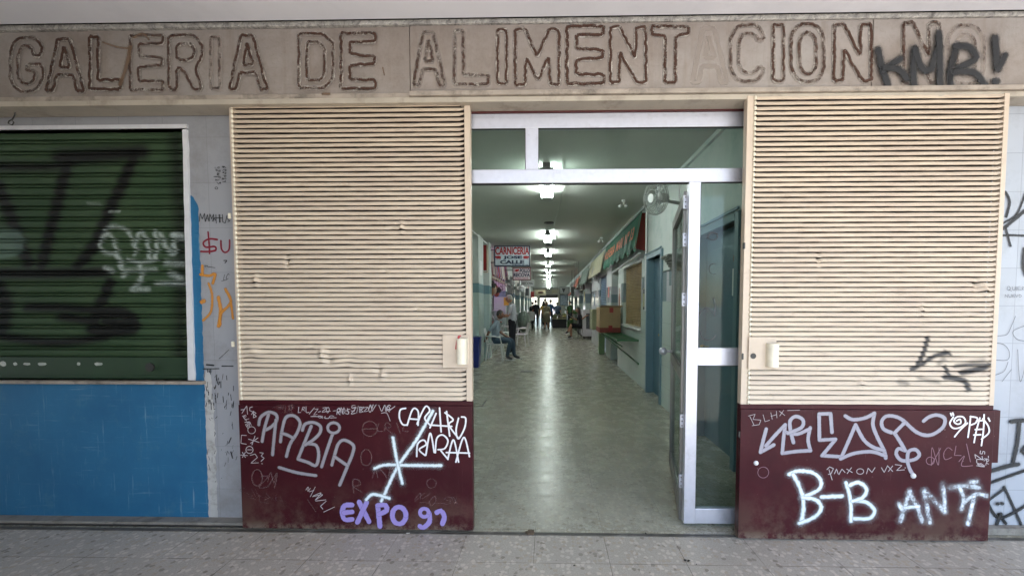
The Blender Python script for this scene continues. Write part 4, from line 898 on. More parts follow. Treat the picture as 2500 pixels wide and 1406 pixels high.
m.tube([kp, kp+nv*.05], .012, 10); m.ell(kp+nv*.08, (.036, .036, .036), 12, 8); m.build('door_knob', M['alu'], dl, smooth=True)
# threshold
th = thing('threshold_rail', 'dark worn metal floor rail across the entrance', 'threshold', (0, 0, 0))
m = MB(); m.box(-4.4, 3.6, -.012, .000, .0, .004); m.box(-4.4, 3.6, .010, .02, .0, .004); m.build('rail', simple('dirty steel rail', (.10, .09, .075), .5, .3, 8, .3, dirt=(.3, .28, .25), dsc=3), th)
m = MB(); m.box(-4.4, 3.6, .000, .010, .0, .0015); m.build('rail_groove', M['dark_metal'], th)
def litter(label, px, py, r, c, flat=.35, n=7, seed=0):
    rr = random.Random(seed); q = aZ(px, py, 0); t = thing('litter', label, 'litter', (q.x, q.y, 0)); m = MB()
    for k in range(n):
        a_ = rr.uniform(0, 2*pi); d = rr.uniform(0, r); s = rr.uniform(.25, .6)*r
        m.ell((q.x+cos(a_)*d, q.y+sin(a_)*d*.5, s*flat*.5+.004), (s, s*.6, s*flat), 6, 4, Matrix.Rotation(rr.uniform(0, 3), 3, 'Z'))
    m.build('debris', simple('debris '+str(seed), c, .9, .4, 50), t); return t
litter('small pile of dry leaves and dirt on the floor rail', 1292, 1302, .035, (.10, .07, .045), .5, 16, 1)
litter('black gum spot on the paving beneath the entrance', 1676, 1368, .020, (.012, .011, .010), .12, 5, 2)
litter('small dark scrap on the rail right of the leaves', 1576, 1303, .012, (.03, .02, .015), .5, 4, 3)
litter('dark crumb on the paving left of the gum spot', 1401, 1381, .012, (.015, .014, .012), .2, 4, 4)
litter('pale torn scrap under the left sliding door', 996, 1302, .012, (.6, .58, .52), .4, 4, 5)
litter('tiny dark speck on the paving near the gum spot', 1698, 1378, .009, (.015, .014, .012), .2, 3, 6)
# ================================================================== the market corridor
HC = 3.24; XR, XL = 1.69, -1.95
M['wtile'] = tiles('white glazed wall tiles', (.52, .60, .56), .62, .31, 1, .1, .0, (.28, .33, .31), .004, .12, .03, band=(1.56, 1.99), bandcol=((.22, .29, .31), (.50, .52, .55)), dirt=(.38, .43, .40), dlo=.6, dhi=.9)
M['ptile'] = tiles('pale mint pillar tiles', (.46, .58, .55), .20, .30, 1, .05, .0, (.30, .38, .36), .003, .15, .03, band=(1.80, 2.02), bandcol=((.17, .30, .34), (.20, .33, .37)))
M['ptile_x'] = tiles('pale mint pillar tiles front', (.46, .58, .55), .20, .30, 0, .05, .0, (.30, .38, .36), .003, .15, .03, band=(1.80, 2.02), bandcol=((.17, .30, .34), (.20, .33, .37)))
M['door_blue'] = simple('dull blue door paint', (.085, .165, .215), .45, .08, 4, .1, dirt=(.06, .11, .14), dsc=2)
M['casing'] = simple('blue grey door casing', (.13, .22, .265), .4, .06, 6, .08)
M['brass'] = simple('brass', (.55, .38, .12), .3, .05, metal=.9)
M['white_pl'] = simple('white plastic', (.72, .73, .72), .35, .03, 8, .02)
M['fan_pl'] = simple('grey white fan plastic', (.32, .34, .32), .35, .05)
M['white'] = simple('white gloss board', (.72, .73, .72), .35, .02)
M['black'] = simple('black', (.012, .012, .014), .5, .1)
M['redp'] = simple('deep red', (.30, .015, .015), .5, .1)
M['navy'] = simple('navy', (.012, .02, .06), .45, .1)
ce = MB(); nx, ny = 8, 60
ce.box(-4.2, 2.2, .3, 39.6, HC, HC+.2); o = ce.build('corridor_ceiling', M['ceil_in']); tag(o, 'uneven pale ceiling of the market corridor', 'ceiling', kind='structure')
ce = MB(); ce.box(-4.2, 4.2, .3, 39.6, 3.5, 3.7)
# right wall
rwl = thing('corridor_right_wall', 'corridor wall on the right, white tiles below and mint paint above', 'wall', (XR, 2, 0))
m1, m2 = MB(), MB()
def wseg(y0, y1, z0, z1, X0=XR, X1=XR+.25):
    for (mm, a0, b0) in ((m1, 0, 1.995), (m2, 1.995, 9)):
        lo, hi = max(z0, a0), min(z1, b0)
        if hi > lo: mm.box(X0+(.0 if mm is m1 else .006), X1, y0, y1, lo, hi)
wseg(.31, 1.04, 0, HC); wseg(1.04, 1.95, 2.27, HC); wseg(1.95, 3.36, 0, HC); wseg(3.36, 4.14, 2.27, HC); wseg(4.14, 4.62, 0, HC); wseg(4.62, 6.32, 0, 1.03); wseg(4.62, 6.32, 2.34, HC); wseg(6.32, 7.0, 0, HC)
wseg(7.0, 8.0, 2.5, HC); wseg(8.0, 8.9, 0, HC); wseg(8.9, 10.5, 2.4, HC); wseg(10.5, 12.8, 0, HC)
for k in range(7):
    y = 12.8+k*3.8; wseg(y, y+2.6, 2.45, HC); wseg(y+2.6, y+3.8, 0, HC)
m1.build('tiled_face', M['wtile'], rwl); m2.build('painted_face', M['plaster_mint'], rwl)
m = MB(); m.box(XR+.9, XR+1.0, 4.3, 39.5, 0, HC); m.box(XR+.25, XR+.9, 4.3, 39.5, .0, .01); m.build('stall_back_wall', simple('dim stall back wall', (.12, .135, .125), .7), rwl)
m = MB(); m.box(XR-.03, XR+.004, .31, 12.8, HC-.05, HC-.001); m.build('ceiling_trim', M['plaster_mint'], rwl)
m = MB()
for (ya, yb) in ((.32, .95), (2.05, 3.27), (4.23, 4.55)): m.tube([(XR-.004, ya, 1.995), (XR-.004, yb, 1.995)], .012, 6); m.build('tile_trim', M['wtile'], rwl)
m = MB(); m.tube([(XR-.02, 2.55, 2.05), (XR-.02, 2.55, HC)], .009, 6); m.tube([(XR-.02, 4.22, 1.4), (XR-.02, 4.22, HC)], .014, 6); m.build('conduit', M['white_pl'], rwl)
def cdoor(label, y0, y1, hs):
    t = thing('blue_door', label, 'door', (XR+.1, (y0+y1)/2, 0)); w_ = .075
    m = MB()
    for (a_, b_, c_, d_) in ((y0-w_, y0, 0, 2.27+w_), (y1, y1+w_, 0, 2.27+w_), (y0, y1, 2.27, 2.27+w_)): m.box(XR-.022, XR+.11, a_+.0005, b_-.0005, c_, d_)
    m.box(XR-.045, XR-.0225, y0-w_-.02, y1+w_+.02, 2.27+w_+.001, 2.27+w_+.03)
    m.build('casing', M['casing'], t, bevel=.006)
    m = MB(); m.box(XR+.10, XR+.14, y0, y1, .012, 2.268)
    for (za, zb_) in ((.15, 1.0), (1.12, 2.1)): m.box(XR+.094, XR+.0995, y0+.13, y1-.13, za, zb_)
    m.build('door_leaf', M['door_blue'], t, bevel=.006)
    m = MB(); m.tube([(XR+.10, hs, 1.04), (XR+.04, hs, 1.04)], .010, 8); m.ell((XR+.03, hs, 1.04), (.028, .028, .028), 10, 8); m.build('handle', M['brass'], t, smooth=True)
    return t
dA = cdoor('blue panelled door with a paper notice, seen through the side light', 1.05, 1.94, 1.85); dB = cdoor('blue panelled door with brass knob between the tiles and the beige shutter', 3.37, 4.13, 3.5)
m = MB(); m.box(XR+.086, XR+.0935, 1.16, 1.30, 1.60, 1.86); n_ = m.build('paper_notice', M['white'], dA)
m = MB(); m.box(XR+.086, XR+.0935, 1.19, 1.29, 1.93, 1.985); m.build('name_plate', simple('brown plate', (.12, .06, .04), .4), dA)
m = MB()
for k in range(4): m.box(XR+.084, XR+.0855, 1.18, 1.25, 1.64+k*.04, 1.655+k*.04)
m.build('notice_lines', M['black'], dA)
m = MB(); m.box(XR+.092, XR+.0935, 3.44, 3.50, 1.80, 1.86); m.box(XR+.092, XR+.0935, 3.47, 3.53, 1.60, 1.73); m.build('small_labels', M['white'], dB)
# left wall and pillars
lwl = thing('corridor_left_wall', 'mint painted corridor wall behind the left sliding door', 'wall', (XL, 3, 0))
m = MB(); m.box(XL-.25, XL, .31, 7.0, 0, 1.995); m.build('tiled_face', M['ptile'], lwl)
m = MB(); m.box(XL-.25, XL-.004, .31, 7.0, 1.995, HC); m.build('painted_face', M['plaster_mint'], lwl)
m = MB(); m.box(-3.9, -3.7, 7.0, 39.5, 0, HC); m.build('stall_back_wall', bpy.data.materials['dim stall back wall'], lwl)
m = MB(); m.tube([(XL+.06, .5, HC-.05), (-1.74, 6.9, HC-.05), (-1.71, 9.2, HC-.05)], .012, 6); m.build('conduit', M['white_pl'], lwl)
def pillar(label, x0, x1, y0, y1, grp=None):
    t = thing('tiled_pillar', label, 'pillar', ((x0+x1)/2, y0, 0), grp)
    m = MB(); m.box(x0, x1, y0, y1, 0, 2.02); m.build('tiled_shaft', M['ptile_x'], t, bevel=.004)
    m = MB(); m.box(x0+.004, x1-.004, y0+.004, y1, 2.021, HC-.001); m.build('painted_shaft', M['plaster_mint'], t, bevel=.004)
    m = MB(); m.box(x0-.006, x1+.006, y0-.006, y1, 2.015, 2.035); m.build('tile_trim', M['casing'], t); return t
P1 = pillar('nearest mint pillar beside the blue bin', -2.3, -1.735, 7.05, 7.75)
P2 = pillar('narrow mint pillar behind the seated man', -2.3, -1.66, 8.3, 8.7)
m = MB(); m.box(-1.734, -1.731, 7.15, 7.55, 2.25, 2.62); m.build('meter_panel', M['white_pl'], P1)
for k, y in enumerate((12.9, 16.6, 20.4, 24.2, 28.0, 32, 36)):
    pillar(['pillar with the yellow notice on the left side', 'tiled pillar past the covered trolley', 'tiled pillar behind the seated woman in white', 'tiled pillar beside the cream oval sign', 'far left pillar, third from the bright exit', 'far left pillar, second from the bright exit', 'far left pillar next to the bright exit'][k], -2.2, -1.72, y, y+.5, 'pillars down the left side')
# stall fronts on the left as fascia beams + low counters
for k, y in enumerate((13.4, 17.1, 20.9, 24.7, 28.5, 32.5, 36.5)):
    t = thing('market_stall', ['stall with grey fascia left of the covered trolley', 'stall with pale fascia behind the plastic chairs', 'stall behind the woman in white', 'stall left of the standing shoppers', 'stall beyond the oval sign', 'dim stall second from the exit on the left', 'dim stall by the exit on the left'][k], 'stall', (-1.9, y, 0), 'stalls down the left side')
    c = [(.35, .38, .36), (.42, .38, .30), (.30, .33, .34), (.40, .41, .38), (.28, .12, .10), (.35, .36, .30), (.40, .40, .38)][k]
    m = MB(); m.box(-1.9, -1.76, y, y+3.1, 2.35, HC-.002); m.build('fascia', simple('stall fascia %d' % k, c, .5), t)
    m = MB(); m.box(-2.4, -1.8, y+.1, y+3.0, 0, .95); m.build('counter', simple('stall counter %d' % k, [(.30, .32, .30), (.08, .09, .09), (.2, .2, .18)][k % 3], .3), t, bevel=.01)
    m = MB(); m.box(-2.42, -1.77, y+.08, y+3.02, .951, .99); m.build('counter_top', M['white'], t, bevel=.005)
    m = MB(); rr = random.Random(k)
    for q in range(14):
        yy = y+.2+q*.2; m.ell((-2.1+rr.uniform(-.15, .15), yy, 1.03+rr.uniform(0, .04)), (.08, .09, rr.uniform(.05, .12)), 8, 6)
    m.build('produce', simple('stall produce %d' % k, [(.35, .12, .05), (.1, .2, .05), (.4, .3, .1)][k % 3], .6, .5, 6), t, smooth=True)
# end wall with the bright doorway
ew = thing('end_wall', 'far end wall with a bright doorway to the street', 'wall', (0, 39.5, 0))
m = MB(); YE = 39.5
m.box(-4, -2.3, YE, YE+.2, 0, HC); m.box(-2.3, 1.0, YE, YE+.2, 2.25, HC); m.box(1.0, 4, YE, YE+.2, 0, HC); m.box(-1.28, -.98, YE, YE+.2, 0, 2.249); m.box(-4, 4, YE+.2, YE+.3, 3.24, 3.8); m.build('wall_face', simple('end wall paint', (.42, .41, .34), .6), ew)
m = MB(); m.box(-1.0, .95, YE-.6, YE-.02, 2.16, 2.52); m.build('shutter_housing', M['dark_metal'], ew, bevel=.01)
m = MB(); m.box(-.35, -.30, YE+.05, YE+.1, 0, 2.2); m.box(-.98, 1., YE+.05, YE+.1, 1.9, 1.95); m.build('door_bars', M['alu'], ew)

# ---------------------------------------------------------------- fluorescent battens
M['fan_blade0'] = simple('grey batten enamel', (.12, .125, .12), .5, .05)
M['tube'] = emis('lit fluorescent tube', (.90, 1.0, .96), TUBE)
def batten(yc, label, xc=-.03, tube_=None):
    t = thing('fluorescent_lamp', label, 'ceiling light', (xc, yc, HC), 'fluorescent battens along the ceiling')
    m = MB(); m.box(xc-.05, xc+.05, yc-.62, yc+.62, HC-.055, HC-.0005); m.build('batten_body', M['fan_blade0'], t, bevel=.004)
    for s_ in (-1, 1):
        m = MB(); m.tube([(xc+s_*.075, yc-.585, HC-.085), (xc+s_*.075, yc+.585, HC-.085)], .013, 10); m.build('lit_tube', tube_ or M['tube'], t, smooth=True)
    for y_ in (-.60, .60):
        m = MB(); m.box(xc-.088, xc+.088, yc+y_-.008, yc+y_+.008, HC-.10, HC-.056); m.build('end_cap', M['fan_blade0'], t, bevel=.002)
lampn = ['nearest', 'second', 'third', 'fourth', 'fifth', 'sixth', 'seventh', 'eighth', 'ninth', 'tenth', 'eleventh']
for k, yc in enumerate((2.9, 7.25, 10.3, 13.9, 17.4, 20.9, 24.4, 27.9, 31.0, 34.2, 37.2)):
    batten(yc, 'twin tube ceiling lamp, %s along the corridor from the entrance' % lampn[k])
for k, y in enumerate((5.75, 8.85, 12.3)):
    t = thing('ceiling_vent', 'round dark ceiling vent, %s from the entrance' % lampn[k].replace('nearest', 'first'), 'vent', (0, y, HC), 'round ceiling vents')
    MB().tube([(0, y, HC-.012), (0, y, HC-.0005)], .105, 20).build('vent_disc', M['black'], t)
    m = MB(); m.tube([(0, y, HC-.022), (0, y, HC-.0125)], .06, 16); m.build('vent_cap', M['dark_metal'], t)

# ---------------------------------------------------------------- right side: egg stall
sh = thing('beige_roller_shutter', 'closed beige roller shutter over the green folding shelf', 'roller shutter', (XR, 5.4, 1.03))
m = MB(); n = 34; z0, z1 = 1.075, 2.33; pz = (z1-z0)/n
for i in range(n):
    a_ = z0+i*pz; pts = [(XR+.075, a_), (XR+.055, a_+pz*.25), (XR+.052, a_+pz*.6), (XR+.072, a_+pz*.93), (XR+.075, a_+pz)]
    for (xa, za), (xb, zb_) in zip(pts[:-1], pts[1:]): m.quad((xa, 4.63, za), (xa, 6.31, za), (xb, 6.31, zb_), (xb, 4.63, zb_))
m.build('slat_curtain', simple('yellow beige shutter', (.40, .30, .15), .4, .1, 6, .05, dirt=(.2, .14, .07), dsc=4), sh)
m = MB(); m.box(XR-.05, XR+.3, 4.62, 6.32, 1.031, 1.07); m.build('sill', M['white'], sh, bevel=.004)
m = MB(); m.box(XR-.02, XR+.05, 4.6, 6.34, 2.30, 2.345); m.build('top_rail', M['white_pl'], sh)
m = MB(); m.tube([(XR-.10, 4.35, 2.40), (XR-.10, 4.42, 2.40), (XR-.10, 7.2, 2.30)], .02, 8); m.build('awning_bar', M['white_pl'], sh)
def awning(name, label, y0, y1, zt_, zb_, mat, xt=XR-.10, xb=XR-.20, side=1, ext=None, n=14, drop=.09, text=None, tmat=None):
    t = thing(name, label, 'awning', (xt, y0, zb_)); m = MB(); N = n*6
    for i in range(N):
        a_, b_ = y0+(y1-y0)*i/N, y0+(y1-y0)*(i+1)/N
        def bt(k): ph = (k % 6)/6; return zb_-drop*(sin(pi*ph)**.8)
        w0, w1 = .018*sin(i*.55)*side, .018*sin((i+1)*.55)*side
        zl, zr = bt(i), (bt(i+1) if (i+1) % 6 else zb_)
        m.quad((xt, a_, zt_), (xt, b_, zt_), (xb+w1, b_, zb_+.02), (xb+w0, a_, zb_+.02)); m.quad((xb+w0, a_, zb_+.02), (xb+w1, b_, zb_+.02), (xb+w1, b_, zr), (xb+w0, a_, zl))
    o = m.build('canvas', mat, t); md = o.modifiers.new('thick', 'SOLIDIFY'); md.thickness = .004
    if ext: mm = MB(); mm.add([(xt, y0+.12, zt_), (XR-.0, y0+.12, zt_), (XR-.0, y0+.12, zb_-.08), (xb, y0+.12, zb_-.03)], [(0, 1, 2, 3)]); e = mm.build('side_drape', ext, t); md = e.modifiers.new('thick', 'SOLIDIFY'); md.thickness = .01
    if text:
        L = abs(y1-y0); d = Vector((xb-xt, 0, zb_-zt_)); up_ = -d.normalized()
        o_ = Vector((xt, y1-.08*L, zt_))+d*.76
        text_part('lettering', text, tmat, t, o_, (0, -1, 0), up_, L*.86, d.length*.40, .03, bold=.02)
    return t
awning('green_awning', 'green scalloped awning with orange lettering HUEVERIA MARI', 4.2, 8.3, 3.10, 2.52, simple('green canvas', (.012, .115, .062), .7, .15, 3), text='HUEVERIA  MARI  Nº 13', tmat=simple('orange red letters', (.62, .12, .02), .5), ext=simple('dark red drape', (.16, .015, .008), .6))
awning('cream_awning', 'pale yellow awning just past the green one', 8.6, 12.2, 3.05, 2.45, simple('cream canvas', (.40, .39, .25), .7), xb=XR-.22, drop=.02)
awning('pale_green_awning', 'washed green awning further along the right side', 12.6, 16.2, 3.05, 2.4, simple('washed green canvas', (.14, .19, .15), .7, .5, 5), xb=XR-.24, drop=.05)
awning('orange_awning', 'orange red awning far along the right side', 17.0, 20.4, 2.95, 2.4, simple('orange canvas', (.38, .08, .035), .7), xb=XR-.3, drop=.06)
awning('grey_awning', 'dull grey awning near the far end on the right', 21.2, 26.4, 2.95, 2.4, simple('grey canvas', (.2, .21, .2), .7), xb=XR-.3, drop=.06)
# folding shelf
fs = thing('green_folding_shelf', 'green metal folding shelf fixed under the beige shutter', 'shelf', (1.5, 4.7, .84)); gp = simple('green enamel', (.012, .12, .035), .35, .15, 8)
m = MB()
x0, x1, y0, y1, z = 1.28, XR-.005, 4.75, 8.7, .85
m.box(x0, x0+.03, y0, y1, z-.03, z); m.box(x1-.03, x1, y0, y1, z-.03, z)
for k in range(9): y = y0+(y1-y0-.03)*k/8; m.box(x0+.0305, x1-.0305, y, y+.03, z-.028, z-.001)
m.build('shelf_frame', gp, fs, bevel=.003)
m = MB(); m.box(x0+.031, x1-.031, y0+.031, y1-.031, z-.012, z-.0285+.02); m.build('shelf_board', simple('dark green board', (.03, .09, .04), .5, .4, 12), fs)
m = MB(); m.tube([(x0+.02, 8.5, z-.02), (XR-.01, 4.72, .40)], .016, 6); m.tube([(x0+.02, 6.9, z-.03), (XR-.02, 6.3, .55)], .014, 6); m.build('brace', gp, fs)
# cardboard boxes on the shelf
cardm = simple('brown cardboard', (.36, .25, .135), .8, .1, 5, .1); rdm = simple('faded red print', (.22, .045, .03), .7, .2, 20)
cb_ = thing('cardboard_box', 'large brown cardboard box with red print on the green shelf', 'box', (1.43, 6.45, .851))
m = MB(); bx0, bx1, by0, by1, bz0, bz1 = 1.18, 1.66, 6.45, 7.1, .852, 1.44
m.box(bx0, bx1, by0, by1, bz0, bz1); m.build('carton', cardm, cb_, bevel=.006)
m = MB(); m.box(bx0-.002, bx1+.002, by0-.002, by0-.0005, bz0+.01, bz0+.12); m.box(bx0-.002, bx0-.0005, by0, by1, bz0+.01, bz0+.12); m.build('red_band', rdm, cb_)
rl_ = simple('bright red label', (.30, .02, .02), .5)
for b_ in ((bx0+.2, bx0+.29, bz0+.05, bz0+.17), (bx0+.22, bx0+.31, bz1-.12, bz1-.01)): m = MB(); m.box(b_[0], b_[1], by0-.004, by0-.0025, b_[2], b_[3]); m.build('red_label', rl_, cb_)
m = MB(); m.box(bx0+.255-.04, bx0+.295, by0-.003, by0-.0022, bz1-.3, bz1); m.build('tape', simple('shiny tape', (.36, .27, .15), .2), cb_)
m = MB(); m.add([(bx0, by0, bz1), (bx1, by0, bz1), (bx1+.03, by0-.1, bz1+.035), (bx0+.01, by0-.08, bz1+.04)], [(0, 1, 2, 3)]); o = m.build('open_flap', cardm, cb_); md = o.modifiers.new('thick', 'SOLIDIFY'); md.thickness = .005
cb2 = thing('cardboard_box', 'pale carton with black bars beyond the large box on the shelf', 'box', (1.3, 7.5, .851)); m = MB(); m.box(1.12, 1.5, 7.5, 8.1, .852, 1.38); m.build('carton', simple('pale green carton', (.32, .33, .20), .8), cb2, bevel=.006)
m = MB()
for k in range(4): m.box(1.1185, 1.1195, 7.6, 7.8, 1.13+k*.05, 1.16+k*.05)
m.build('printed_bars', M['black'], cb2)
gd = thing('green_stand', 'narrow green cupboard under the far end of the folding shelf', 'cupboard', (1.55, 8.2, 0)); m = MB(); m.box(1.50, 1.66, 8.95, 9.2, .02, .8); m.build('cupboard_body', simple('pale green', (.12, .2, .09), .6), gd, bevel=.01)
# corbel
cbm = simple('old carved grey stone', (.20, .21, .19), .8, .4, 25, .8, bsc=40)
cbl = thing('carved_corbel', 'carved capital corbel fixed on the right wall above the tile band', 'corbel', (1.60, 2.4, 1.95))
m = MB()
for (zz0, zz1, o_) in ((2.10, 2.13, .20), (2.085, 2.0995, .185), (1.94, 1.955, .095)): m.box(XR-o_-.04, XR-.002, 2.42-o_*.72, 2.42+o_*.72, zz0, zz1)
for i in range(4):
    za = 1.956+i*.032; o_ = .095+.02*i; m.box(XR-o_-.03, XR-.002, 2.42-o_*.68, 2.42+o_*.68, za, za+.0315)
    for q in range(5): m.ell((XR-o_-.035, 2.42+(q-2)*.045, za+.016), (.014, .016, .018), 6, 5)
m.build('capital', cbm, cbl, bevel=.003)
# lamp spots
def spot(px, py, Y, label):
    p_ = aY(px, py, Y); t = thing('ceiling_spotlight', label, 'spotlight', (p_.x, Y, HC), 'small ceiling spotlights')
    m = MB(); m.tube([(p_.x, Y, HC-.001), (p_.x, Y, HC-.03)], .035, 12); m.tube([(p_.x, Y, HC-.03), (p_.x, Y, HC-.08)], .008, 6); m.build('mount', M['white_pl'], t)
    for s_ in (-1, 1): m = MB(); m.tube([(p_.x+.03*s_, Y+.01, HC-.07), (p_.x+.055*s_-.02, Y-.03, HC-.12)], [.014, .028], 12); m.build('lamp_head', M['white_pl'], t, smooth=True)
spot(1522, 540, 4.0, 'white double spotlight above the near end of the green awning'); spot(1468, 602, 7.6, 'white double spotlight above the far end of the green awning')
# wall fans
def fan(label, c, nrm, r, wallx, group='fans on the corridor walls', wires=26):
    t = thing('wall_fan', label, 'fan', tuple(c), group); c = Vector(c); nrm = Vector(nrm).normalized()
    u = nrm.cross(Vector((0, 0, 1))).normalized(); v = u.cross(nrm)
    m = MB()
    for rr_, o_ in ((1, 0), (.97, .035), (.97, -.03), (.75, .055), (.5, .065)): m.tube([c+nrm*o_+(u*cos(2*pi*i/28)+v*sin(2*pi*i/28))*r*rr_ for i in range(29)], .004 if rr_ < 1 else .007, 5, cap=False)
    for i in range(wires):
        d = u*cos(2*pi*i/wires)+v*sin(2*pi*i/wires); m.tube([c+d*r*.25+nrm*.07, c+d*r*.7+nrm*.058, c+d*r, c+d*r*.7-nrm*.05, c+d*r*.3-nrm*.06], .0022, 4)
    m.build('cage', M['fan_pl'], t)
    m = MB()
    for i in range(3):
        a0 = 2*pi*i/3; pts = []
        for (rr_, da) in ((.18, -.3), (.55, -.55), (.9, -.35), (.93, .25), (.6, .5), (.2, .35)): pts.append(c+(u*cos(a0+da)+v*sin(a0+da))*r*rr_+nrm*(.02*da))
        m.prism(pts, nrm*.004)
    m.build('blades', M['fan_blade'], t)
    m = MB(); m.tube([c+nrm*.066, c+nrm*.078], r*.26, 20); m.build('badge', M['white'], t)
    m = MB(); m.tube([c-nrm*.05, c-nrm*.17], [r*.34, r*.26], 14); m.build('motor', M['fan_pl'], t, smooth=False, bevel=.006)
    wx = wallx; e = Vector((wx, c.y+.08 if abs(nrm.y) < .9 else c.y, c.z-.05)); m = MB(); m.tube([c-nrm*.15, Vector(((c.x+wx)/2, e.y, c.z-.02)), e], .022, 8); m.box(min(wx, wx-.03*(1 if wx > 0 else -1)), max(wx, wx-.03*(1 if wx > 0 else -1)), e.y-.05, e.y+.05, e.z-.26, e.z+.08); m.build('bracket', M['fan_pl'], t)
M['fan_blade'] = simple('translucent grey fan blade', (.30, .34, .33), .3, .05)
M['fan_blade'].node_tree.nodes['Principled BSDF'].inputs['Alpha'].default_value = .55
fan('grey wall fan with white badge near the mullion', aY(1601, 484, 2.35), (-.90, -.40, -.12), .20, XR)
fan('pale wall fan beside the cream awning on the right', aY(1455, 668, 10.6), (-.93, -.35, -.05), .25, XR)
fan('pale wall fan under the orange awning on the right', aY(1421, 692, 16.5), (-.9, -.4, 0), .25, XR)
fan('dim wall fan under the striped valance on the left', aY(1244, 688, 11.9), (.75, -.66, -.05), .24, -1.75)
fan('pale wall fan behind the small butcher sign on the left', aY(1262, 703, 15.6), (.75, -.66, -.05), .27, -1.75)
# blue shutter stall and pillar poster
bsu = thing('blue_roller_shutter', 'closed grey blue shutter beyond the green awning', 'roller shutter', (XR, 9.6, 0)); m = MB()
n = 44
for i in range(n):
    a_ = .02+i*2.36/n; pz = 2.36/n; m.quad((XR+.07, 8.91, a_), (XR+.07, 10.49, a_), (XR+.05, 10.49, a_+pz*.7), (XR+.05, 8.91, a_+pz*.7)); m.quad((XR+.05, 8.91, a_+pz*.7), (XR+.05, 10.49, a_+pz*.7), (XR+.07, 10.49, a_+pz), (XR+.07, 8.91, a_+pz))
m.build('slat_curtain', simple('blue grey shutter', (.16, .24, .32), .4), bsu)
po = thing('wall_poster', 'narrow poster of a reddish figure on the pillar past the beige shutter', 'poster', (XR, 6.9, 1.5))
m = MB(); m.box(XR-.008, XR-.001, 6.55, 6.95, 1.3, 2.0); m.build('sheet', M['white'], po)
m = MB(); m.ell((XR-.012, 6.74, 1.84), (.003, .05, .07), 10, 8); m.ell((XR-.012, 6.74, 1.62), (.003, .09, .18), 10, 8); m.ell((XR-.012, 6.70, 1.42), (.003, .05, .14), 10, 8); m.build('printed_figure', simple('reddish print', (.32, .12, .07), .6), po)
np_ = thing('wall_notice', 'yellow green calendar on the tiles between shutter and blue door', 'notice', (XR, 4.4, 1.5)); m = MB(); m.box(XR-.006, XR-.001, 4.28, 4.46, 1.42, 1.80); m.build('sheet', simple('olive print', (.30, .30, .14), .5, .5, 30), np_); m = MB(); m.box(XR-.008, XR-.0065, 4.30, 4.44, 1.42, 1.47); m.box(XR-.008, XR-.0065, 4.3, 4.44, 1.70, 1.78); m.build('print_block', M['black'], np_)
# kiosk
kc = thing('white_counter_cabinet', 'white cabinet with a dark poster on its front beside the seated woman', 'cabinet', (1.6, 14.3, 0))
a1, a2 = aY(1423, 760, 14.2), aY(1442, 760, 14.2)
m = MB(); kz0, kz1 = .12, aY(1430, 758, 14.2).z; m.box(a1.x, XR+.2, 14.2, 15.2, kz0, kz1); m.build('cabinet_body', M['white'], kc, bevel=.01)
m = MB(); m.box(a1.x-.02, XR+.22, 14.18, 15.22, kz1+.001, kz1+.03); m.build('cabinet_top', M['white'], kc, bevel=.004)
m = MB(); b1, b2 = aY(1431, 765, 14.19), aY(1441, 803, 14.19); m.box(b1.x, b2.x+.03, 14.19, 14.199, b2.z, b1.z); m.build('dark_poster', simple('busy dark print', (.10, .11, .12), .5, .9, 20), kc)
for x in (a1.x+.04, XR+.15):
    m = MB(); m.box(x, x+.03, 14.25, 14.28, 0, .12); m.build('leg', M['dark_metal'], kc)
# bin
bn = thing('blue_bin', 'blue plastic bin between the left sliding door and the mint pillar', 'bin', (-1.84, 6.6, 0)); bp = simple('royal blue plastic', (.012, .022, .19), .35)
m = MB(); c = Vector((-1.80, 6.75, 0))
m.add([(c.x-.14, c.y-.12, .0), (c.x+.12, c.y-.12, .0), (c.x+.12, c.y+.12, .0), (c.x-.14, c.y+.12, .0), (c.x-.16, c.y-.15, .68), (c.x+.15, c.y-.15, .68), (c.x+.15, c.y+.15, .68), (c.x-.16, c.y+.15, .68)], [(3, 2, 1, 0), (0, 1, 5, 4), (1, 2, 6, 5), (2, 3, 7, 6), (3, 0, 4, 7)])
m.build('bin_body', bp, bn); m = MB(); m.box(c.x-.17, c.x+.16, c.y-.16, c.y+.16, .681, .73); m.build('bin_lid', bp, bn, bevel=.012)
# floor covers
for (xa, ya, xb, yb, lbl) in ((1274, 904, 1299, 908, 'small dark drain slot in the corridor floor'), (1150, 976, 1176, 991, 'grey square floor hatch by the left sliding door')):
    A_, B_ = aZ(xa, ya), aZ(xb, yb); t = thing('floor_cover', lbl, 'floor hatch', (A_.x, B_.y, 0)); m = MB(); m.box(A_.x-.02, B_.x+.02, B_.y-.012, A_.y+.012, -.001, .0006); m.build('cover_rim', M['dark_metal'], t)
    m = MB(); m.box(A_.x, B_.x, B_.y, A_.y, -.001, .0022); m.build('cover_plate', M['cfloor'] if xa < 1200 else M['dark_metal'], t)

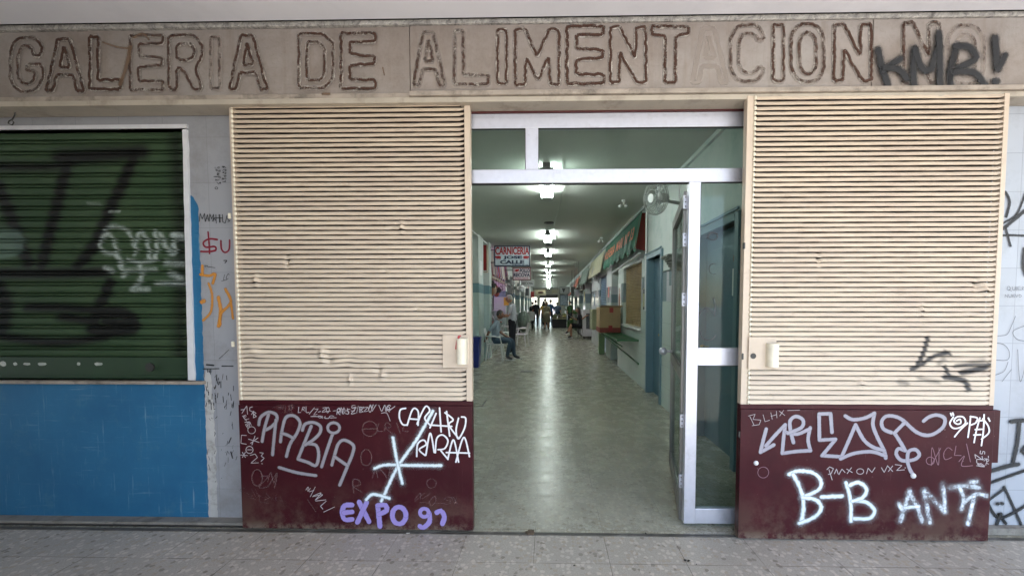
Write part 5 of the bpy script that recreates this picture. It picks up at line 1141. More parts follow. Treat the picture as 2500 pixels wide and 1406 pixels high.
# ---------------------------------------------------------------- left side: butcher
st = simple('striped cloth', (.5, .5, .5), .7)
s = NT('red white blue striped strips'); X = s.xyz(); v = s.math('FRACT', s.math('MULTIPLY', X[1], 5.5)); wn = s.noise(3, 3)
c = s.mix(s.math('GREATER_THAN', v, .55), (.58, .52, .48), (.34, .03, .03)); c = s.mix(s.math('GREATER_THAN', s.math('FRACT', s.math('MULTIPLY', X[1], 1.83)), .72), c, (.08, .08, .22)); s.l(c, s.b.inputs['Base Color']); s.rough(.7); M['stripe'] = s.m
va = thing('striped_valance', 'red white and blue striped ribbon valance over the butcher stall', 'awning', (-1.7, 8.7, 2.3)); m = MB(); N = 90
for i in range(N):
    ya, yb = 8.72+i*4.1/N, 8.72+(i+1)*4.1/N; w0, w1 = .03*sin(i*1.7), .03*sin((i+1)*1.7); zb_ = 2.38+.05*sin(i*2.3)
    m.quad((-1.70+w0, ya, 3.1), (-1.70+w1, yb, 3.1), (-1.62+w1, yb, zb_), (-1.62+w0, ya, zb_))
o = m.build('ribbons', M['stripe'], va); md = o.modifiers.new('t', 'SOLIDIFY'); md.thickness = .004
m = MB(); m.box(-1.80, -1.66, 8.72, 12.85, 2.28, 2.36); m.build('wooden_rail', simple('pale wood rail', (.42, .36, .25), .5), va, bevel=.004)
rp = thing('red_end_board', 'dark red upright board at the near end of the striped valance', 'board', (-1.75, 8.2, 2.3)); m = MB()
a_, b_ = aY(1180, 598, 8.05), aY(1188, 660, 8.05); m.box(a_.x, b_.x, 8.05, 8.12, b_.z, a_.z); m.build('board', M['redp'], rp, bevel=.003)
m = MB(); m.box(b_.x, b_.x+.03, 8.04, 8.13, b_.z-.03, a_.z); m.box(a_.x-.04, b_.x+.03, 8.04, 8.13, b_.z-.06, b_.z-.031); m.build('board_edge', simple('pale wood', (.45, .38, .28), .5), rp)
def board(name, label, Y, pxa, pya, pxb, pyb, lines, face, rim, mark=None):
    A_, B_ = aY(pxa, pya, Y), aY(pxb, pyb, Y); x0, x1, z0, z1 = A_.x, B_.x, B_.z, A_.z; W, H = x1-x0, z1-z0
    t = thing(name, label, 'sign', ((x0+x1)/2, Y, z0)); m = MB(); m.box(x0+.02, x1-.02, Y, Y+.10, z0+.02, z1-.02); m.build('sign_face', face, t)
    m = MB(); r_ = .03
    m.box(x0, x1, Y-.01, Y+.11, z1-r_, z1); m.box(x0, x1, Y-.01, Y+.11, z0, z0+r_); m.box(x0, x0+r_, Y-.01, Y+.11, z0+r_, z1-r_); m.box(x1-r_, x1, Y-.01, Y+.11, z0+r_, z1-r_); m.build('sign_rim', rim, t)
    for txt, u0, v0, u1, v1, mt, bd in lines: text_part('lettering', txt, mt, t, (x0+W*u0, Y-.004, z1-H*v1), (1, 0, 0), (0, 0, 1), W*(u1-u0), H*(v1-v0), .001, bold=bd)
    return t, x0, z1, W, H
cf, cn = simple('red letters', (.36, .012, .02), .5), M['navy']
t, x0, z1, W, H = board('butcher_sign', 'hanging sign reading CARNICERIA JOSE CALLE with two red pigs', 8.5, 1206.5, 600, 1294, 650, [('CARNICERIA', .03, .06, .98, .44, cf, .035), ('JOSE', .25, .49, .78, .68, cn, .05), ('CALLE', .16, .70, .84, .89, cn, .05), ('PUESTO Nº 16', .50, .905, .94, .955, cn, .02)], simple('pale blue sign face', (.50, .56, .62), .35), cn)
m = MB()
for cx_, dr in ((.12, 1), (.88, -1)):
    X0, Zc = x0+W*cx_, z1-H*.56; m.ell((X0, 8.492, Zc), (.075, .004, .04), 12, 8); m.ell((X0-dr*.07, 8.491, Zc+.005), (.03, .004, .025), 10, 6)
    for dx in (-.05, -.02, .03, .055): m.box(X0+dx-.006, X0+dx+.006, 8.489, 8.495, Zc-.065, Zc-.02)
m.build('pig_marks', cf, t)
m = MB()
for v in (.2, .8): m.tube([(x0, 8.55, z1-H*v), (-1.70, 8.6, z1-H*v)], .014, 6)
m.build('sign_bracket', M['dark_metal'], t)
t, x0, z1, W, H = board('poultry_sign', 'smaller hanging sign reading POLLO RECOVA JUAN CALLE', 11.6, 1251.5, 653, 1296, 684, [('POLLO', .40, .10, .95, .40, cn, .04), ('RECOVA', .06, .44, .95, .74, cn, .04), ('JUAN CALLE', .12, .80, .86, .92, cf, .02)], simple('pinkish sign face', (.52, .47, .50), .35), simple('dark red rim', (.12, .02, .03), .5))
m = MB(); m.ell((x0+W*.22, 11.592, z1-H*.24), (.06, .003, .045), 10, 8); m.ell((x0+W*.30, 11.591, z1-H*.2), (.03, .003, .03), 10, 8); m.box(x0+W*.1, x0+W*.12, 11.59, 11.594, z1-H*.38, z1-H*.1); m.box(x0+W*.34, x0+W*.36, 11.59, 11.594, z1-H*.38, z1-H*.1); m.build('hen_mark', cf, t)
m = MB(); m.tube([(x0, 11.65, z1-.1), (-1.72, 11.65, z1-.1)], .014, 6); m.build('sign_bracket', M['dark_metal'], t)
board('poultry_sign', 'pale grey translucent sign with RECOVA behind the smaller hanging sign', 14.5, 1272, 684, 1304, 699, [('RECOVA', .12, .3, .9, .75, M['dark_metal'], .02)], simple('grey translucent face', (.42, .42, .42), .3), M['fan_pl'])
board('oval_sign', 'cream hanging board with a dark oval plaque far down the corridor', 21.5, 1307, 707, 1333, 721, [], simple('cream board', (.50, .45, .30), .5), simple('cream rim', (.42, .38, .28), .5))
c = aY(1320, 714, 21.49); MB().ell((c.x, 21.47, c.z), (.19, .02, .07), 18, 8).build('oval_plaque', simple('dark brown plaque', (.10, .05, .03), .4), bpy.data.objects['oval_sign'], smooth=True)
board('square_sign', 'grey hanging sign with a black inverted triangle far on the right', 22.3, 1366, 700.5, 1390, 718, [], simple('grey sign face', (.25, .26, .25), .4), M['dark_metal'])
c = aY(1376, 709, 22.29); m = MB(); m.prism([(c.x-.12, 22.28, c.z+.13), (c.x+.12, 22.28, c.z+.13), (c.x, 22.28, c.z-.15)], (0, .01, 0)); m.build('triangle_mark', M['black'], bpy.data.objects['square_sign'])
board('framed_notice', 'tall pale blue framed notice under the triangle sign', 23.3, 1367, 719, 1387, 746, [], simple('pale blue sheet', (.34, .42, .50), .3, .3, 8), M['black'])
yn = thing('yellow_notice', 'yellow notice on the first pillar past the butcher stall', 'notice', (-1.5, 12.85, 1.5)); A_, B_ = aY(1281, 729, 12.84), aY(1289, 744, 12.84)
m = MB(); m.box(-1.735, -1.73, 12.86, 12.9, B_.z, A_.z); m.box(-1.80, -1.60, 12.84, 12.848, B_.z-.02, A_.z+.05); m.build('sheet', simple('yellow sheet', (.55, .38, .04), .5), yn)
# butcher counter
bc = thing('butcher_counter', 'glass fronted butcher counter with pink lit meat behind the two men', 'counter', (-1.95, 8.8, 0))
m = MB(); m.box(-2.5, -1.75, 8.85, 12.7, 0, .72); m.build('counter_base', simple('grey steel base', (.35, .37, .37), .3, metal=.3), bc, bevel=.01)
m = MB(); m.add([(-1.74, 8.86, .74), (-1.74, 12.7, .74), (-2.02, 12.7, 1.27), (-2.02, 8.86, 1.27)], [(0, 1, 2, 3)]); m.build('glass_front', M['glass'], bc)
m = MB(); m.tube([(-1.74, 8.86, .74), (-2.02, 8.86, 1.27)], .014, 6); m.tube([(-1.74, 10.7, .74), (-2.02, 10.7, 1.27)], .014, 6); m.box(-2.5, -1.99, 8.85, 12.7, 1.271, 1.295); m.build('counter_frame', M['alu'], bc)
m = MB(); rr = random.Random(4)
for i in range(60):
    m.ell((rr.uniform(-2.42, -1.85), rr.uniform(8.95, 12.6), .78+rr.uniform(0, .06)), (rr.uniform(.05, .1), rr.uniform(.05, .12), rr.uniform(.03, .07)), 7, 5)
m.build('meat', simple('raw meat', (.42, .10, .09), .35, .5, 12), bc, smooth=True)
for k, y in enumerate((9.3, 10.9, 12.2)):
    t = thing('pink_counter_lamp', 'pink lit lamp tube above the %s part of the butcher counter' % ('near', 'middle', 'far')[k], 'lamp', (-2.9, y, 2.0)); m = MB(); m.tube([(-2.6, y-.6, 2.16), (-2.6, y+.6, 2.16)], .02, 8); m.build('lamp_tube', emis('pink lamp', (1, .50, .92), 6) if k == 0 else bpy.data.materials['pink lamp'], t)
pk = thing('stall_back_panel', 'pink lit white panel behind the butcher counter', 'panel', (-2.9, 9, 0)); m = MB(); m.box(-3.0, -2.9, 8.8, 12.8, 0, 2.8); m.build('panel', simple('white panel', (.62, .58, .62), .3), pk)
for (pxx, yy, zz, c_, lbl) in ((1206, 9.0, 1.95, (.30, .15, .08), 'brown cured ham hanging nearest over the butcher counter'), (1212, 9.5, 2.0, (.42, .33, .22), 'pale cured ham hanging behind the first'), (1222, 10.2, 1.95, (.35, .10, .07), 'reddish ham hanging farthest over the counter')):
    x = aY(pxx, 700, yy).x; x = min(x, -1.72); t = thing('hanging_ham', lbl, 'ham', (x, yy, zz), 'hams over the butcher counter'); m = MB(); m.ell((x, yy, zz), (.09, .09, .2), 10, 8, fn=lambda d, q: Vector((q.x*(1-.35*d.z), q.y*(1-.35*d.z), q.z))); m.build('ham_joint', simple('ham %d' % pxx, c_, .5, .3, 10), t, smooth=True); m = MB(); m.tube([(x, yy, zz+.19), (x, yy, 2.3)], .004, 5); m.build('hook_cord', M['dark_metal'], t)
# eggs / jars shelf: little white goods by the counter's near end
sg = thing('goods_rack', 'wire rack of white packets at the near end of the butcher counter', 'rack', (-1.85, 8.8, 1.3)); m = MB(); rr = random.Random(9)
for k in range(5):
    for q in range(4):
        z = 1.30+k*.11; y = 8.92+q*.2; m.box(-1.98+rr.uniform(-.02, .02), -1.80, y, y+.16, z+.002, z+rr.uniform(.05, .09))
m.build('packets', simple('packets', (.55, .50, .42), .5, .6, 9), sg)
m = MB()
for k in range(6): m.box(-2.0, -1.78, 8.88, 9.76, 1.296+k*.11-.004, 1.296+k*.11)
for y in (8.88, 9.75): m.tube([(-1.79, y, 1.29), (-1.79, y, 1.9)], .006, 5); m.tube([(-1.99, y, 1.29), (-1.99, y, 1.9)], .006, 5)
m.build('rack_frame', M['alu'], sg)
def plant(label, x, y, z, seed):
    t = thing('hanging_plant', label, 'plant', (x, y, z)); m = MB(); m.tube([(x, y, z-.02), (x, y, z+.10)], [.07, .10], 12); m.build('pot', simple('dark pot', (.05, .05, .045), .6), t)
    rr = random.Random(seed); m = MB()
    for k in range(170):
        a_ = rr.uniform(0, 2*pi); r_ = rr.uniform(.02, .26); q = Vector((x+cos(a_)*r_, y+sin(a_)*r_, z+.16-r_*rr.uniform(-.3, 1.3))); d = Vector((cos(a_), sin(a_), rr.uniform(-.9, .3))).normalized()*rr.uniform(.04, .09); n_ = d.cross(Vector((0, 0, 1))).normalized()*.02
        m.add([q, q+d*.5+n_, q+d, q+d*.5-n_], [(0, 1, 2, 3)])
    m.build('leaves', simple('dark green leaves %d' % seed, (.02, .065, .02), .5, .5, 20), t)
    m = MB(); m.tube([(x, y, z+.1), (x, y, 2.3)], .004, 4); m.build('cord', M['dark_metal'], t)
plant('trailing dark green plant hanging nearest under the striped valance', -1.66, 8.95, 2.02, 1); plant('small trailing plant hanging behind the nearest one', -1.62, 9.9, 1.9, 2)
dl2 = thing('dome_lamp', 'white dome pendant lamp past the butcher stall', 'lamp', (-1.3, 14, 2.2)); p_ = aY(1274, 701, 13.6); m = MB(); m.tube([(p_.x, 13.6, p_.z-.06), (p_.x, 13.6, p_.z+.05), (p_.x, 13.6, p_.z+.08)], [.17, .09, .02], 16); m.build('dome', M['white'], dl2, smooth=True); m = MB(); m.tube([(p_.x, 13.6, p_.z+.08), (p_.x, 13.6, HC)], .006, 4); m.build('cord', M['dark_metal'], dl2)
m = MB(); m.tube([(p_.x, 13.6, p_.z-.055), (p_.x, 13.6, p_.z-.05)], .12, 14); m.build('lit_bulb', emis('lit bulb', (1, .98, .9), 5), dl2)
# covered trolley
ct = thing('covered_trolley', 'trolley draped in grey green cloth left of the shoppers', 'trolley', (-1.3, 16, 0)); c = aZ(1279, 812)
def fnc(d, q): return Vector((q.x*(1+.06*sin(9*atan2(d.y, d.x))), q.y*(1+.06*sin(9*atan2(d.y, d.x))), q.z))
m = MB(); m.ell((c.x, c.y, .60), (.34, .5, .56), 40, 16, fn=fnc); m.build('cloth_cover', simple('grey green cloth', (.19, .23, .20), .8, .4, 5, .5, bsc=20), ct, smooth=True)
m = MB()
for dx in (-.25, .25):
    for dy in (-.3, .3): m.ell((c.x+dx, c.y+dy, .05), (.04, .05, .05), 8, 6)
m.build('wheels', M['black'], ct)

# ---------------------------------------------------------------- chairs
def chair(label, x, y, rot, group='white plastic chairs'):
    t = thing('plastic_chair', label, 'chair', (x, y, 0), group); Rz = Matrix.Rotation(rot, 3, 'Z'); o = Vector((x, y, 0))
    T = lambda v: o+Rz@Vector(v)
    m = MB(); m.obox(T((0, 0, .435)), Rz@Vector((.22, 0, 0)), Rz@Vector((0, .21, 0)), Vector((0, 0, .014))); m.build('seat', M['white_pl'], t, bevel=.01)
    m = MB(); pts = [T((-.215, 0, .46)), T((-.24, 0, .65)), T((-.30, 0, .86))]
    for a_, b_ in zip(pts[:-1], pts[1:]):
        c_ = (a_+b_)/2; m.obox(c_, Rz@Vector((.010, 0, 0)), Rz@Vector((0, .19, 0)), (b_-a_)/2)
    m.build('backrest', M['white_pl'], t, bevel=.006)
    for sx, sy in ((1, 1), (1, -1), (-1, 1), (-1, -1)):
        m = MB(); m.tube([T((sx*.18, sy*.18, .43)), T((sx*.23, sy*.22, 0.0))], [.025, .017], 8); m.build('leg', M['white_pl'], t)
    for sy in (1, -1):
        m = MB(); m.tube([T((-.25, sy*.21, .66)), T((.0, sy*.235, .66)), T((.16, sy*.235, .63)), T((.20, sy*.22, .45))], .018, 8); m.build('armrest', M['white_pl'], t, smooth=True)
    return t
chair('white plastic chair with the seated man on it', -1.46, 7.95, 0)
q = aZ(1272, 846); chair('empty white plastic chair just past the standing man', q.x, q.y+.1, pi*.93)
q = aZ(1297, 803); chair('white plastic chair under the woman in white', q.x, q.y, pi/2)
q = aZ(1255, 842); chair('white plastic chair partly hidden behind the standing man', q.x-.3, q.y+.5, .2)
# ---------------------------------------------------------------- people
M['skin'] = simple('skin', (.42, .22, .14), .5, .06, 20, .05); M['skin_dark'] = simple('tanned skin', (.25, .12, .075), .5, .06, 20, .05)
def cloth(n, c, v=.15): return simple(n, c, .85, v, 10, .2, bsc=50)
STAND = dict(pelvis=(0, 0, .96), waist=(0, 0, 1.08), chest=(0, 0, 1.28), neckb=(0, 0, 1.44), neck=(.01, 0, 1.51), head=(.03, 0, 1.645),
    lsh=(0, .17, 1.40), lel=(-.02, .22, 1.12), lwr=(.04, .23, .87), lha=(.05, .23, .80), rsh=(0, -.17, 1.40), rel=(-.02, -.22, 1.12), rwr=(.04, -.23, .87), rha=(.05, -.23, .80),
    lhip=(0, .09, .90), lkn=(.01, .10, .49), lan=(-.02, .10, .09), lto=(.14, .12, .035), rhip=(0, -.09, .90), rkn=(.01, -.10, .49), ran=(-.02, -.10, .09), rto=(.14, -.12, .035))
SIT = dict(STAND, pelvis=(0, 0, .54), waist=(.0, 0, .68), chest=(.03, 0, .90), neckb=(.07, 0, 1.06), neck=(.09, 0, 1.13), head=(.13, 0, 1.26), lsh=(.05, .17, 1.01), rsh=(.05, -.17, 1.01),
    lel=(.10, .23, .76), lwr=(.30, .18, .62), lha=(.37, .17, .60), rel=(.10, -.23, .76), rwr=(.30, -.18, .62), rha=(.37, -.17, .60),
    lhip=(.02, .10, .53), lkn=(.45, .12, .52), lan=(.42, .12, .09), lto=(.58, .13, .035), rhip=(.02, -.10, .53), rkn=(.45, -.12, .52), ran=(.42, -.12, .09), rto=(.58, -.13, .035))
RAD = dict(pelvis=.135, waist=.125, chest=.14, neckb=.075, neck=.052, lsh=.068, lel=.042, lwr=.029, lha=.036, lhip=.105, lkn=.075, lan=.052, lto=.036)
for k_ in list(RAD):
    if k_[0] == 'l': RAD['r'+k_[1:]] = RAD[k_]
BON = [('pelvis', 'waist', 'T'), ('waist', 'chest', 'T'), ('chest', 'neckb', 'T'), ('neckb', 'neck', 'S')]+[(p+a, p+b, k) for p in 'lr' for a, b, k in (('sh', 'el', 'U'), ('el', 'wr', 'F'), ('wr', 'ha', 'S'), ('hip', 'kn', 'L'), ('kn', 'an', 'L2'), ('an', 'to', 'B'))]+[('chest', 'lsh', 'T'), ('chest', 'rsh', 'T'), ('pelvis', 'lhip', 'P'), ('pelvis', 'rhip', 'P')]
def person(label, x, y, rot, base=STAND, over=None, top=None, bottom=None, shoes=None, skin=None, hair=(.05, .04, .035), sleeve=.6, bare=False, scale=1., group=None, hairlen=0., skirt=None, fingers=False, slim=1., headturn=0., wide=1.):
    J = dict(base); J.update(over or {}); Rz = Matrix.Rotation(rot, 3, 'Z'); o = Vector((x, y, 0)); skin = skin or M['skin']; shoes = shoes or M['black']
    W = {k: Vector(v)*scale for k, v in J.items()}
    t = thing('person', label, 'person', (x, y, 0), group)
    names = ['pelvis']+[n for n in J if n not in ('pelvis', 'head')]; idx = {n: i for i, n in enumerate(names)}
    V = [tuple(W[n]) for n in names]; R_ = [RAD[n]*scale*slim*(wide if n in ('pelvis', 'waist', 'chest') else 1) for n in names]; E = [(idx[a], idx[b]) for a, b, _ in BON]
    bones = [(W[a], W[b], RAD[a]*scale, RAD[b]*scale, k) for a, b, k in BON]
    if fingers:
        for p in 'lr':
            w_, h_ = W[p+'wr'], W[p+'ha']; d = (h_-w_).normalized(); sd_ = d.cross(Vector((0, 0, 1)) if abs(d.z) < .8 else Vector((1, 0, 0))).normalized(); dn = d.cross(sd_)
            for f_, (off_, L) in enumerate(((-.026, .062), (-.009, .072), (.009, .068), (.026, .054), (-.036, .04))):
                b0 = h_+sd_*off_ if f_ < 4 else w_+d*.03+sd_*off_; d2 = d if f_ < 4 else (d+sd_*-.9).normalized()
                pts = [b0+d2*.02, b0+d2*L*.6+dn*.006, b0+d2*L*.9+dn*.028]; k0 = idx[p+'ha'] if f_ < 4 else idx[p+'wr']
                for q_ in pts: V.append(tuple(q_)); R_.append(.0085 if q_ is not pts[0] else .010); E.append((k0, len(V)-1)); k0 = len(V)-1
    me = bpy.data.meshes.new('sk'); me.from_pydata(V, E, []); ob = bpy.data.objects.new('sk', me); scene.collection.objects.link(ob)
    md = ob.modifiers.new('s', 'SKIN'); md.use_smooth_shade = True
    for i, sv in enumerate(me.skin_vertices[0].data): sv.radius = (R_[i], R_[i]); sv.use_root = (i == 0)
    sb = ob.modifiers.new('u', 'SUBSURF'); sb.levels = 1; sb.render_levels = 1
    ev = bpy.data.meshes.new_from_object(ob.evaluated_get(bpy.context.evaluated_depsgraph_get())); bpy.data.objects.remove(ob)
    mb = MB(); VV = [v.co.copy() for v in ev.vertices]
    for p in ev.polygons:
        c = p.center; best = (1e9, 'T', 0)
        for a, b, ra, rb, k in bones:
            ab = b-a; tt = max(0, min(1, (c-a).dot(ab)/max(ab.length_squared, 1e-9))); d = (c-(a+ab*tt)).length-(ra+(rb-ra)*tt)
            if d < best[0]: best = (d, k, tt)
        k, tt = best[1:]
        mi = {'T': 0, 'P': 1, 'S': 3, 'B': 2}.get(k)
        if k == 'U': mi = 0 if tt < sleeve*2 else 3
        if k == 'F': mi = 0 if sleeve > 1 else 3
        if k == 'L': mi = 1
        if k == 'L2': mi = 3 if bare else 1
        mb.f.append(tuple(p.vertices)); mb.mi.append(mi)
    mb.v = [tuple(o+Rz@v) for v in VV]; bpy.data.meshes.remove(ev)
    H = W['head']; Rh = Rz @ Matrix.Rotation(headturn, 3, 'Z'); mb.cur = 3
    def face(d, q):
        q = Vector(q); low = max(0, -d.z); q.x += .012*low*(1 if d.x > 0 else -1.2); q.y *= 1-.30*low; q.x *= 1-.08*low
        if d.x > .85 and -.35 < d.z < .12: q.x += .016*scale
        return q
    mb.ell(o+Rz@H, (.098*scale, .076*scale, .122*scale), 20, 16, Rh, face)
    hw = lambda v: o+Rz@H+Rh@(Vector(v)*scale)
    mb.ell(hw((.108, 0, -.018)), (.020*scale, .012*scale, .022*scale), 8, 6, Rh)
    for s_ in (1, -1): mb.ell(hw((-.005, s_*.078, -.01)), (.018*scale, .010*scale, .032*scale), 8, 6, Rh)
    mb.ell(hw((.092, 0, -.062)), (.012*scale, .024*scale, .007*scale), 8, 6, Rh)
    mb.cur = 4
    for s_ in (1, -1): mb.ell(hw((.090, s_*.031, .010)), (.008*scale, .011*scale, .006*scale), 8, 6, Rh)
    mb.build('body', [top, bottom, shoes, skin, M['black']], t, smooth=True)
    # hair
    hb = MB(); n_, m_ = 20, 14; hm = simple('hair', hair, .7, .3, 60, .5, bsc=200)
    hb.ell(o+Rz@H, (.106*scale, .084*scale, .130*scale), n_, m_, Rh)
    keep = [i for i, f in enumerate(hb.f)]
    F2, MI2 = [], []
    for f in hb.f:
        c = sum((Vector(hb.v[i]) for i in f), Vector())/len(f)-(o+Rz@H); l_ = Rh.inverted()@c/scale
        if l_.z > .055-(.0 if l_.x > .03 else .0) or (l_.x < .02 and l_.z > -.04-hairlen*.5) or (l_.x < .045 and l_.z > .02): F2.append(f); MI2.append(0)
    hb.f, hb.mi = F2, MI2
    if hairlen: hb.ell(hw((-.05, 0, -.06-hairlen*.3)), (.06*scale, .085*scale, (.10+hairlen*.5)*scale), 12, 8, Rh)
    hb.build('hair', hm, t, smooth=True)
    if skirt is not None:
        sm_, zl, rl = skirt; k = MB(); c0 = o+Rz@W['waist']; k.tube([c0+Vector((0, 0, .05)), o+Rz@W['pelvis'], Vector((c0.x, c0.y, zl))], [.15*scale*wide, .19*scale*wide, rl], 20); k.build('skirt', sm_, t, smooth=True)
    if not bare or True:
        for p in 'lr':
            a_, b_ = o+Rz@W[p+'an'], o+Rz@W[p+'to']; dd = (b_-a_); dd.z = 0; dd.normalize(); sd_ = dd.cross(Vector((0, 0, 1)))
            k = MB(); zz = min(b_.z, a_.z)-.035*scale
            outl = [a_-dd*.06, a_-dd*.04+sd_*.04, b_+sd_*.045, b_+dd*.07+sd_*.02, b_+dd*.07-sd_*.02, b_-sd_*.045, a_-dd*.04-sd_*.04]
            k.prism([(q_.x, q_.y, max(0.001, zz)) for q_ in outl], (0, 0, .022)); k.build('shoe_sole', shoes if not fingers else M['white_pl'], t)
    return t
cl = cloth
person('man in pale blue polo shirt and jeans sitting on a white plastic chair', -1.47, 7.95, 0, SIT, dict(head=(.15, 0, 1.235), neck=(.10, 0, 1.12), rel=(-.11, -.25, .80), rwr=(-.21, -.16, .60), rha=(-.24, -.13, .54), lkn=(.47, .13, .53), lan=(.52, .12, .09), lto=(.68, .10, .035), rkn=(.44, -.13, .53), ran=(.34, -.12, .09), rto=(.50, -.15, .035)), cl('pale blue polo', (.26, .32, .38)), cl('blue jeans', (.045, .075, .11)), M['black'], M['skin_dark'], (.06, .055, .05), fingers=True)
person('white haired man in pale shirt and black trousers standing at the counter', -1.12, 9.35, pi*.93, STAND, dict(head=(.09, .02, 1.63), neck=(.04, 0, 1.50), lel=(.05, .24, 1.12), lwr=(.27, .20, 1.10), lha=(.35, .17, 1.11), rel=(.08, -.22, 1.13), rwr=(.28, -.15, 1.14), rha=(.35, -.12, 1.15), chest=(.02, 0, 1.28)), cl('pale lilac shirt', (.48, .49, .54)), cl('black trousers', (.012, .013, .02)), M['black'], M['skin'], (.42, .40, .38), sleeve=.4, fingers=True, scale=1.03, wide=1.05, headturn=.25)
q = aZ(1413, 818); person('woman in black sitting with crossed legs, leaning on the white cabinet', 1.42, 14.15+.35, pi*1.0, SIT, dict(lel=(-.02, .30, .86), lwr=(-.20, .34, 1.02), lha=(-.26, .34, 1.03), rel=(.16, -.2, .80), rwr=(.34, -.12, .90), rha=(.4, -.1, .95), lkn=(.42, .05, .64), lan=(.56, -.1, .30), lto=(.68, -.12, .22), pelvis=(0, 0, .58)), cl('black dress', (.012, .012, .014)), cl('black shorts', (.012, .012, .015)), M['black'], M['skin'], (.04, .03, .025), bare=True, fingers=True, hairlen=.04)
stl = thing('stool', 'dark stool under the woman in black', 'stool', (1.42, 14.5, 0)); m = MB(); m.tube([(1.42, 14.5, .44), (1.42, 14.5, .47)], .18, 16); m.build('seat', M['black'], stl)
for a_ in range(4): m = MB(); m.tube([(1.42+.13*cos(a_*pi/2+.7), 14.5+.13*sin(a_*pi/2+.7), .44), (1.42+.2*cos(a_*pi/2+.7), 14.5+.2*sin(a_*pi/2+.7), 0)], .012, 6); m.build('leg', M['dark_metal'], stl)
nwp = thing('newspaper', 'pale newspaper held up by the seated woman in black', 'newspaper', (1.0, 14.4, .9)); m = MB(); m.add([(1.04, 14.2, .90), (1.06, 14.72, .90), (.84, 14.72, 1.08), (.82, 14.2, 1.08)], [(0, 1, 2, 3)]); o = m.build('sheet', simple('newsprint', (.35, .35, .32), .8, .3, 20), nwp); md = o.modifiers.new('t', 'SOLIDIFY'); md.thickness = .006
def gp_(px, d): Y = d-2.56; return aY(px, 742, Y).x, Y
G = 'shoppers far down the corridor'
x, y = gp_(1327, 24.3); person('woman in mustard top and dark trousers seen from behind', x, y, pi*.5, STAND, None, cl('mustard top', (.36, .22, .04)), cl('dark trousers', (.015, .015, .018)), hair=(.012, .01, .01), hairlen=.14, scale=.96, group=G)
x, y = gp_(1334.5, 23.4); person('woman in long beige dress seen from behind', x, y, pi*.5, STAND, None, cl('beige dress', (.24, .22, .15)), cl('beige dress', (.24, .22, .15)), hair=(.10, .07, .05), bare=True, scale=.95, skirt=(cl('beige skirt', (.24, .22, .15)), .42, .27), group=G, wide=1.1)
x, y = gp_(1308, 25.5); person('man in black standing left of the woman in mustard', x, y, pi*.6, STAND, None, cl('black shirt', (.014, .014, .02)), cl('black jeans', (.012, .012, .015)), hair=(.02, .018, .015), scale=1.02, group=G)
x, y = gp_(1344, 26); person('man in blue shirt right of the beige dress', x, y, pi*.4, STAND, None, cl('blue shirt', (.05, .12, .26)), cl('navy trousers', (.02, .025, .04)), hair=(.10, .09, .08), scale=1.03, group=G)
x, y = gp_(1331, 27.5); person('tall dark haired man behind the woman in mustard', x, y, pi*.5, STAND, None, cl('dark grey shirt', (.04, .04, .045)), cl('grey trousers', (.03, .03, .035)), hair=(.02, .018, .016), scale=1.08, group=G)
x, y = gp_(1361, 25.8); person('broad man in navy striped shirt bending behind the produce stall', x, y, pi*.5, STAND, dict(chest=(.10, 0, 1.24), neckb=(.18, 0, 1.37), neck=(.22, 0, 1.42), head=(.28, 0, 1.52), lsh=(.15, .19, 1.33), rsh=(.15, -.19, 1.33)), cl('striped', (.08, .11, .17)), cl('blue trousers', (.02, .03, .05)), hair=(.12, .11, .1), wide=1.35, group=G)
x, y = gp_(1300, 28); person('person in dark red top far on the left', x, y, pi*.3, STAND, None, cl('dark red top', (.20, .02, .03)), cl('dark skirt', (.02, .02, .02)), hair=(.03, .02, .02), scale=.95, group=G)
x, y = gp_(1296.5, 22.2); person('dark haired woman in white blouse sitting with her back turned', x, y, pi*.55, SIT, None, cl('white blouse', (.46, .45, .44)), cl('black skirt', (.015, .015, .015)), hair=(.012, .01, .01), hairlen=.05, wide=1.15, group=G)
x, y = gp_(1392, 25.5); person('stallholder in green apron behind the crates', x, y, pi*1.3, STAND, None, cl('green apron', (.05, .12, .04)), cl('dark jeans', (.02, .02, .03)), hair=(.02, .02, .02), scale=.98, group=G)
